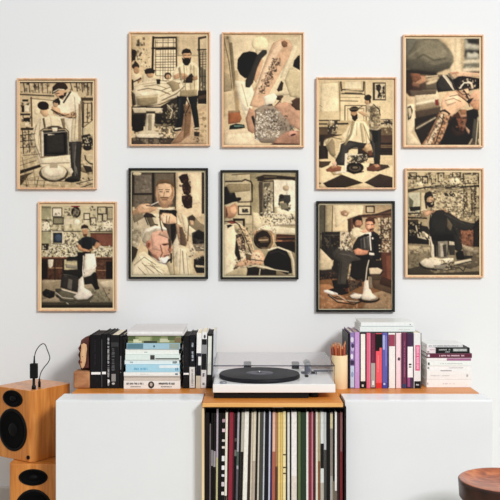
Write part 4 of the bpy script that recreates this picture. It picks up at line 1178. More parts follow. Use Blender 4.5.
POST.append(((120, 165), (42, 15, 440, 570), (57, 36, 421, 551), 'b', 'black framed poster on the left, barber cutting the hair of a grey-bearded man', '''
B cbb58c 50,26,430,560
B 625644 52,28,276,210
B 4a3f32 52,28,62,240
B 807462 66,50,156,140
N 948870 6a5f4c 14 201 68,56,154,136 1.2
B 7c705c 72,152,156,220
N 8c806a 6a5e4c 14 202 74,154,154,216 1.0
L 2c241d 8 68,34 68,140
L 2c241d 9 66,146 160,144
L 2c241d 12 164,34 166,190
L 3a3026 6 66,36 276,36
B 7a6c56 176,44,266,110
L 3a2f24 8 272,36 276,220
E e4d4a8 84,44,22,9
P dfc9a0 282,32 408,32 404,260 300,290 276,230
P e8d4ac 340,50 396,40 396,190 356,200
B 4a3c2e 404,34,422,244
B 9a866a 422,34,426,260
N 2a1a16 4a2c22 18 203 292,50,340,110 2.8
P 341f19 290,60 310,46 334,44 342,70 340,92 320,96 304,90
P 341f19 308,96 340,92 354,110 350,140 336,152 316,146 308,120
P 301c17 306,154 346,148 360,160 358,214 336,220 318,212 306,180
N 6a4636 2a1813 10 204 306,60,352,210 1.0
P d6c8a4 56,262 92,250 140,240 200,244 220,330 150,330 60,330
P cfc3a4 262,210 300,290 330,420 330,550 262,540
P 463c32 196,224 276,224 286,300 280,360 250,420 240,440 236,340 210,290
P 1e1a1c 236,240 280,232 284,290 270,360 250,440 242,440 240,330
P d8ccae 184,210 214,220 264,212 266,222 220,236 186,224
P cba07a 178,110 182,90 210,78 250,84 268,112 270,150 256,186 232,210 206,210 184,186 176,150
P e0bc96 190,104 240,98 256,130 250,170 214,180 192,160
P b99468 180,110 184,86 208,74 240,74 262,90 272,116 256,104 220,96 196,104
P d8c090 196,84 226,76 240,82 216,92
E 3a2a20 202,140,9,4
E 3a2a20 238,140,9,4
L a87858 4 220,140 218,162
L 7a4a38 3 206,172 236,172
P a87c5a 190,180 206,206 240,208 260,176 262,190 240,214 208,214
P 1a1618 196,222 280,226 284,238 196,234
P c8a078 80,214 100,196 140,192 160,204 184,214 176,226 150,238 104,246 70,244
P e0bc94 100,202 140,196 156,210 120,224
P a88460 58,232 88,216 96,240 62,262
L 2c2420 5 130,202 160,206 190,184
L e0d8c8 4 156,200 200,180
P b8aa8c 54,262 110,244 150,250 190,290 186,330 54,330
L 8c7e60 4 80,256 90,300
L 2a2420 7 130,250 150,290 186,300
P d9b48c 190,262 214,240 256,244 280,262 282,290 240,296 216,290
P e8c8a2 200,258 224,246 250,256 240,284 212,280
L 9a7050 3 216,252 216,290
P b0a486 52,300 110,300 120,340 52,480
N d8ccb0 8c8064 18 205 54,312,106,420 1.4
P 3c3428 54,400 90,420 70,490 54,500
P b39270 276,290 300,300 336,390 326,408 300,404 288,370 282,340
P 8c7458 290,300 320,340 334,380 326,406 304,400
N 6a543e a88864 9 206 290,320,332,400 1.4
P 8a7a5c 330,262 360,246 380,270 400,290 420,300 424,350 360,350 340,310
E 4a3c30 356,268,18,16
P c8a680 346,276 364,278 364,300 350,300
P dacaa4 300,240 330,250 340,300 380,330 350,360 320,330
P 2c2824 356,340 390,322 420,338 424,400 360,394
N 5c5448 1c1815 12 207 356,330,420,392 1.2
P 8c7e66 360,396 424,392 424,430 352,430
P d0c09c 340,380 362,400 380,440 340,460
P 24201e 366,470 400,456 424,460 424,540 380,540 366,510
N 4a443c 14110f 12 208 370,462,422,530 1.0
P c8b894 376,500 424,504 424,512 376,510
P c9bb94 300,400 340,412 356,470 366,552 250,552 262,470
P d9ccaa 282,412 330,420 350,552 270,552
L a4956e 4 300,420 296,552
L a4956e 4 330,440 340,552
P c9987a 128,370 140,320 190,308 240,330 254,370 262,420 256,430 248,450 236,480 212,490 180,470 150,440 130,410
P d8a88c 150,340 200,326 236,350 240,400 200,430 160,420
P 98644a 204,394 240,388 252,396 216,404
E 5a3424 224,398,12,4
P 8a5a46 216,452 246,446 244,454 218,460
P b47858 246,400 262,424 250,440 236,424
P cfc4a8 108,370 112,336 134,314 180,304 220,308 246,332 200,326 164,334 150,360 146,400 130,410 118,400
P b0a488 110,380 120,344 146,324 190,314 160,340 146,380 136,400
P e2dac4 120,330 170,306 220,310 240,326 180,318 140,336
P dcd6c6 196,456 216,464 240,452 246,470 236,500 206,500 186,480
P eee8da 200,470 236,462 234,492 210,494
E b87c5e 142,396,14,20,12
E 8a4c38 143,398,7,11,12
P 4a4036 140,420 156,440 190,486 170,480 140,450
P d8caa4 52,500 90,440 120,430 150,456 196,492 230,500 260,520 280,552 52,552
P e2d6b4 60,520 100,450 140,460 200,510 220,552 60,552
L b4a57e 3 90,450 120,500 150,552
L 9c8c68 3 150,480 200,552
L 9c8c68 3 120,500 200,510
L a89870 3 140,490 220,530
P 2a2624 176,480 240,500 256,490 260,462 240,470 226,492
P c4b48c 230,490 262,470 300,552 250,552
B 241f1a 250,440,258,490
'''))
POST.append(((210, 165), (52, 25, 443, 572), (70, 42, 429, 554), 'b', 'black framed poster in the middle, bowler-hatted man from behind by a mirror and seated client', '''
B b0a27c 60,30,440,565
P bcae88 66,36 240,36 240,300 66,300
P a3966f 200,36 240,36 240,260 200,250
L 6a5a40 5 110,50 220,42
L 4a3c2c 6 78,82 160,80 176,72 204,82 212,100 210,184 140,186
B c4b690 80,90,204,176
L 8a7a58 3 90,96 200,96
O 33291f 6 142,206,204,248
B d0c4a0 148,212,198,244
B 3a342c 160,218,190,238
N 6a6250 d0c4a0 8 301 156,214,194,240 1.0
O 33291f 6 118,270,172,302
P 2a231c 118,270 174,270 174,330 120,320
B b0a27c 128,280,164,330
L 8c7c58 4 214,250 212,380
P 8c7a58 234,58 270,50 330,52 424,60 424,72 330,72 250,84 236,74
L 46382a 8 232,66 270,52 340,56 424,64
L 4a3c2e 6 236,76 280,84 330,78 424,76
P 54493a 244,84 262,84 262,260 246,250
P a09474 262,86 316,84 316,240 264,250
P 6a614c 270,92 300,88 300,110 270,116
P 4a4438 286,150 300,140 302,190 284,200
P 3a342c 268,160 280,180 278,220 266,210
P c8bc98 290,186 310,190 310,240 286,246
N 6a6250 b4a884 12 302 264,100,316,244 1.2
B e8dec0 318,76,424,210
P f0e8cc 380,80 424,78 424,240 380,240
P 44413a 342,166 352,146 366,150 400,150 402,180 390,196 402,220 388,236 360,222 356,204 340,200
E 2c2822 356,158,13,12
P c8b48c 346,186 366,180 370,206 352,212
N d8ccac 6a6250 10 303 336,196,404,250 1.6
E c0aa84 378,116,16,14
P e2d6b4 312,240 424,236 424,300 312,310
N 8c7c5c e8dcb8 14 304 316,236,424,290 1.6
L 4a3a2a 4 314,272 420,268
N 3a3024 b0a07c 11 305 340,264,424,282 1.6
N d8ccac f0e6c8 13 306 250,232,320,300 1.6
P c8b890 240,256 300,262 320,310 230,340 224,300
P ddd0ac 234,310 280,300 360,310 424,316 424,344 340,346 240,330
L 8a7452 4 320,300 424,300
P 7c4e36 316,350 340,344 424,350 424,380 360,390 330,380
E b87c58 346,378,14,7
P 241a15 322,384 424,382 424,440 340,420
P 9c8c68 380,420 424,440 424,556 404,556
P a49670 240,330 330,346 326,380 260,380
P c4a078 212,340 228,326 244,320 236,340 222,356
E b49068 300,372,24,44
P d0ac80 296,340 318,352 322,392 306,420 290,400
E 2b2119 262,372,45,48,8
P 55452f 246,350 280,344 300,372 280,400 250,404
P 8a7452 254,366 284,362 290,382 258,386
L c8b088 4 252,376 288,370
P 1d1a19 272,470 300,430 340,416 380,432 400,480 408,540 380,548 320,520 270,500
P 2c2927 290,450 330,430 370,440 386,490 330,500
P b9aa84 292,414 330,412 400,432 416,470 420,556 402,550 396,470 376,436 320,424
P 8c7c5c 180,500 270,500 380,544 420,556 180,558
L ddd0b0 5 190,508 230,500 300,516 390,530
P 1e1a17 186,510 200,500 250,520 250,550 192,550
P 1e1a17 270,516 320,520 330,530 280,530
P c8bc9c 196,508 240,512 252,522 204,524
L 2a241f 5 180,504 188,556
P e0d2ac 66,300 100,290 150,290 180,320 206,370 222,430 206,500 120,530 66,550
P efe3c0 68,330 110,320 140,420 120,500 76,530
P c2b28a 110,300 150,296 190,360 212,430 180,440 150,370
P 2c241f 84,300 106,296 124,370 150,450 130,460 110,400
P 5a3a2c 140,350 160,350 180,420 160,430
P 3a2e26 126,350 160,340 176,380 168,430 140,420
P b89a78 128,370 150,360 160,400 140,414
L 3a3028 5 180,366 204,430 212,450
N 6a5844 3a3026 12 307 118,310,190,340 1.4
N 54443a 8a7458 12 308 130,340,200,500 .9
L 241e1a 7 80,544 150,500 190,470
P d2aa82 124,500 170,470 206,450 220,426 250,424 270,450 276,480 250,504 200,500 150,510
P e8cca4 210,440 240,432 262,456 240,480 206,480
N 6a4c3a c89c78 9 309 180,440,268,500 1.0
N 5a4636 8a6c50 12 310 120,470,200,520 1.0
P e6dab6 66,420 110,480 120,530 66,558
P c0b088 80,548 130,520 190,510 180,558 80,558
P b98862 70,210 100,206 126,190 138,206 136,240 120,262 100,268 78,262
P d8aa80 100,214 128,206 134,232 116,250 100,240
P 5a3c2c 72,230 84,214 90,250 80,268
P 8c6a4e 66,200 80,206 82,260 66,280
P 4c6068 66,220 70,222 70,262 66,262
P 1c1917 66,112 84,106 108,112 124,136 132,162 154,162 158,172 146,182 116,186 90,196 66,202
P 33302c 84,120 104,122 116,146 100,156
P a04c38 76,282 110,276 140,290 110,296
L 2c241d 5 70,284 110,280 146,298
'''))
POST.append(((310, 200), (32, 5, 425, 560), (47, 24, 409, 545), 'b', 'black framed poster at lower right, man in suit and bow tie seated with crossed leg', '''
B c0a67c 40,20,415,555
P dcc69a 80,26 190,26 190,160 80,160
B 5c5442 44,26,80,290
B 8a8468 56,30,68,200
P b4a47c 80,26 116,26 112,162 82,160
L 6a5c44 5 116,30 112,160
P e4d2a8 120,26 270,26 262,80 200,90 130,140
P b08a66 152,60 176,50 200,64 186,84 160,78
N b88c64 dcc096 12 401 150,50,200,86 1.2
O 1e1814 6 282,32,322,62
B cdb992 288,38,318,62
P 6a4836 188,96 250,74 330,70 408,44 408,84 330,94 260,86 200,110
L 3c2a20 5 190,100 270,78 330,72 408,50
L 8c6448 3 200,110 270,88 330,84 408,62
P 8e6a4c 330,86 410,80 410,270 360,270 356,150
B c8b088 340,90,410,110
N 6c5440 dcc8a0 14 402 344,84,408,140 1.4
O 4a3426 5 368,86,394,156
N d8c8a4 5a4434 10 403 370,90,392,150 1.2
O 4a3426 4 364,160,400,200
B c8b690 370,166,396,190
N 9c7c5c e4d4b0 12 404 354,206,408,262 1.8
P 6a3c2a 356,262 410,262 410,420 352,400
P 8a5038 380,280 410,276 410,420 384,416
P 2e2a26 60,160 156,158 160,230 150,300 60,300
B 443e36 96,176,148,230
L 1c1816 5 82,164 84,300
L 5a5448 3 66,176 156,176
B c0b090 152,160,200,260
N 4c3e32 e0d0ac 12 405 152,160,204,260 1.6
B 8a7c66 150,236,216,262
N e4dcc0 4c443a 13 406 110,232,216,280 1.5
B 2a221d 44,290,160,400
P 38302a 110,250 200,256 210,290 110,290
P dcc8a0 52,242 62,244 118,300 116,330 60,330 50,300
P cab891 44,300 120,300 108,346 70,352 44,348
L 3a3028 5 48,232 114,300
P 382e26 50,352 110,346 150,372 150,390 60,372
P 8c6038 44,400 150,390 410,420 410,550 44,550
P b07a4c 44,420 100,420 150,460 200,520 100,550 44,550
P a88a64 300,470 410,440 410,550 260,550
P 6a5038 290,360 380,400 410,430 410,470 320,440
N a0744c c29468 16 407 44,470,410,550 .8
P 4a2e20 354,380 410,400 410,440 350,420
P 6a4834 190,96 216,90 222,180 200,190
P e6d8b6 202,160 236,140 262,150 290,160 260,190 216,196 206,210
P d8c8a2 210,146 236,136 256,146 250,180 214,192
P 6a4432 212,94 240,80 262,90 266,120 250,140 226,136 214,116
P b47e5c 226,104 256,96 262,120 248,138 230,134
P 3a241c 214,96 226,82 252,78 264,92 240,96 222,108
P 2b2523 214,230 240,186 280,168 320,156 350,176 360,220 356,290 330,300 296,300 280,270 216,262
P 1d1a1b 310,170 350,178 358,270 350,300 316,296 320,230
P 5e5c56 252,196 290,180 304,200 296,250 256,248
P 4a4844 258,200 286,190 290,244 262,246
P e6dccc 276,168 306,160 308,178 290,186
P 1a1616 270,172 294,168 304,180 280,184
E d8d0c0 314,192,5,5
P c98e6c 278,110 296,98 318,104 324,130 318,152 300,160 282,150 276,130
P dcaa86 284,116 306,112 306,140 290,146
P 5a3426 278,112 280,96 300,84 322,92 328,116 320,124 312,108 292,106
P 4a2c22 298,146 320,140 318,156 302,160
P d8a884 250,156 282,146 290,160 268,166
P c88a66 218,252 240,240 270,250 296,252 290,270 262,278 230,276
P e0ac86 226,256 246,246 262,262 240,270
P dcd0bc 296,262 322,266 322,276 296,274
P 4a453d 110,262 140,240 200,252 216,262 280,280 270,300 230,310 200,320 190,380 186,430 134,430 146,350 150,310 120,290
P 5c574c 130,256 196,260 230,290 190,312 176,380 160,420 150,420 166,320 140,286
N 3c3831 6a6558 10 408 140,262,220,420 1.0
P 1a1615 230,290 300,296 300,380 262,400 230,400 200,380 210,310
P 241c18 300,300 360,300 366,360 340,400 300,390
P cbb896 296,340 340,338 364,350 350,370 300,370
P 54422f 300,372 360,376 356,400 310,400
P 3a2a20 230,400 260,380 262,430 230,440
P 5a4838 190,400 236,402 236,440 200,460
P 1e1714 96,446 130,436 190,444 196,466 160,476 110,464
P 5c3020 176,440 190,436 194,456 180,460
P e6dccc 70,450 90,448 140,466 142,474 110,472 72,460
L 2c221c 5 92,470 130,490 190,500
L 2c221c 4 110,490 140,480 200,510 250,510
L c8bca4 3 100,474 130,500 170,506
P ded4c0 282,300 294,300 290,380 296,440 310,466 330,478 320,498 270,506 250,490 266,470 274,400
P efe6d4 276,400 288,400 290,450 306,480 272,490
L 8c806c 4 296,260 292,300 280,340 284,380
L c8bca4 3 270,310 268,350
E 2c221c 296,494,54,20
E a08a6c 300,488,44,15
E ded2b8 296,484,36,12
P e2d8c4 196,480 220,462 262,472 252,490 220,494
P d8cdb6 274,440 304,446 316,478 270,488
'''))
POST.append(((395, 165), (47, 15, 443, 567), (65, 35, 425, 550), 'w', 'light wood framed poster at lower far right, bearded man lounging with raised leg', '''
B a89670 60,30,430,555
P c0ae84 65,35 425,35 425,130 65,130
N 3c3224 6a5a42 20 501 66,36,424,124 1.2
N d8c89c b4a276 19 502 66,40,424,126 1.6
E e8dcb4 300,82,26,18
E e4d6ac 128,96,22,12
O 33291e 5 344,44,420,92
B c4b48a 352,50,412,84
L 8c7c58 3 352,66 412,66
O 3c3124 5 218,40,246,84
B bfb08a 224,48,240,78
O 3c3124 4 184,70,206,92
O 3a3024 4 256,96,284,116
L 3a3022 6 66,136 130,118 200,104 280,104 340,112 424,106
L 5c4e38 4 66,122 160,114 240,120 300,122 346,114
B b6a47a 65,138,180,240
P b8b496 66,140 130,136 130,240 66,240
P 6a6850 74,160 96,180 90,216 74,214
L 8a8468 4 130,138 130,230
B cfc096 136,140,160,240
N 3a3024 8c7c5c 18 503 180,128,346,270 1.9
N dccca4 c0b088 16 504 180,140,346,270 1.8
P 3a3026 250,140 300,140 306,156 252,156
B 8c7a58 346,120,400,240
B 6a5a40 350,124,362,236
B b4a27a 366,128,384,236
L 42382a 5 346,118 348,240
L 42382a 6 384,118 386,240
L 33291e 5 400,100 402,290
O 33291e 4 406,106,424,160
B cbbb92 410,112,422,152
O 33291e 4 404,166,424,216
N 3c3224 c8b88e 11 505 402,220,424,290 1.6
N 2c261e d4c69e 14 506 66,216,150,270 1.8
N 3a3024 d4c69e 14 507 340,232,400,262 1.6
L 3a2c20 8 66,262 160,266
B 4a3c2c 65,272,120,360
B 241e18 66,282,106,362
B 8c5c40 318,300,400,420
N a86c4a 6c4430 13 508 324,310,396,416 1.4
B 5c4030 300,290,400,306
B 241e19 392,290,425,430
B 1c1713 65,360,300,400
P 8c7e60 65,392 425,410 425,550 65,550
P b0a07c 65,400 180,410 180,440 65,450
P 6a5e48 340,420 425,440 425,500 380,520 300,500
P a8997a 280,400 330,390 425,430 390,440
N 9c8e6e 6c6048 20 509 65,400,425,550 1.1
P 4a4232 65,520 140,500 200,540 420,530 425,550 65,550
P 2c261f 100,300 120,290 130,300 180,310 186,400 110,368
L c4b594 6 108,304 120,360 176,372 176,400
P d4c6a4 124,336 146,332 170,350 164,374 130,366
L 2a241e 7 130,290 128,330
L a89a7c 5 160,290 180,330 176,360
P 22201c 178,250 200,226 240,220 280,250 300,290 308,360 300,380 200,376 176,350 172,290
P 2e2c27 186,260 220,240 262,262 280,300 270,340 210,344
P 2a2824 236,240 270,240 330,280 390,300 400,318 350,330 300,312 262,300
P 3a3832 280,262 320,290 300,296
P 1c1a17 360,300 400,290 424,262 428,280 410,312 380,330
P 15130f 340,306 380,304 400,314 380,324 340,322
P 2c2a25 290,320 330,320 340,420 322,434 302,424
P 35332d 304,330 322,330 328,416 314,420
P b48c66 134,246 150,226 190,226 216,222 236,226 240,238 190,242 150,262
P cba078 140,244 170,230 196,232 160,254
P b48c66 216,222 250,218 260,230 300,250 330,280 300,276 262,254 236,240
N 5a4230 8a6848 9 510 240,224,310,270 1.2
P c09a72 166,170 176,158 194,160 196,184 180,190 166,186
P 2a2019 148,158 154,140 176,130 192,140 196,160 180,156 164,166 158,190 150,180
P 261a15 162,184 180,186 198,180 200,200 190,212 172,212 162,200
P 3c3028 150,176 162,180 164,216 156,220
P 2a2621 184,376 210,370 212,458 186,458
P 8c8470 214,382 266,380 270,462 216,462
P b4aa92 226,392 244,390 246,460 230,460
P 4a4438 240,400 258,396 262,458 246,458
P b8ac90 270,380 298,384 300,402 272,400
P 39332b 270,400 300,400 302,450 274,450
L c9bc9c 6 176,356 190,400 186,440 196,500
P e0d4b4 190,476 270,464 296,466 290,480 262,490 196,500
E 3c3428 190,496,68,26
E d0c3a0 190,488,60,26
P e8dcbc 140,486 190,466 200,500 160,510
P b4a684 196,500 250,494 240,520 200,520
L d8ccaa 8 196,476 192,400
P c8bb9a 276,488 380,468 386,478 284,502
L 2e2820 5 280,506 384,480
L 3a3228 5 250,512 320,510 344,530 356,506
L 3a3228 4 200,520 260,526 320,516
P 1a1613 304,440 322,424 342,430 348,456 380,456 386,462 340,474 310,472
P 2c2822 344,452 390,452 388,464 350,468
'''))
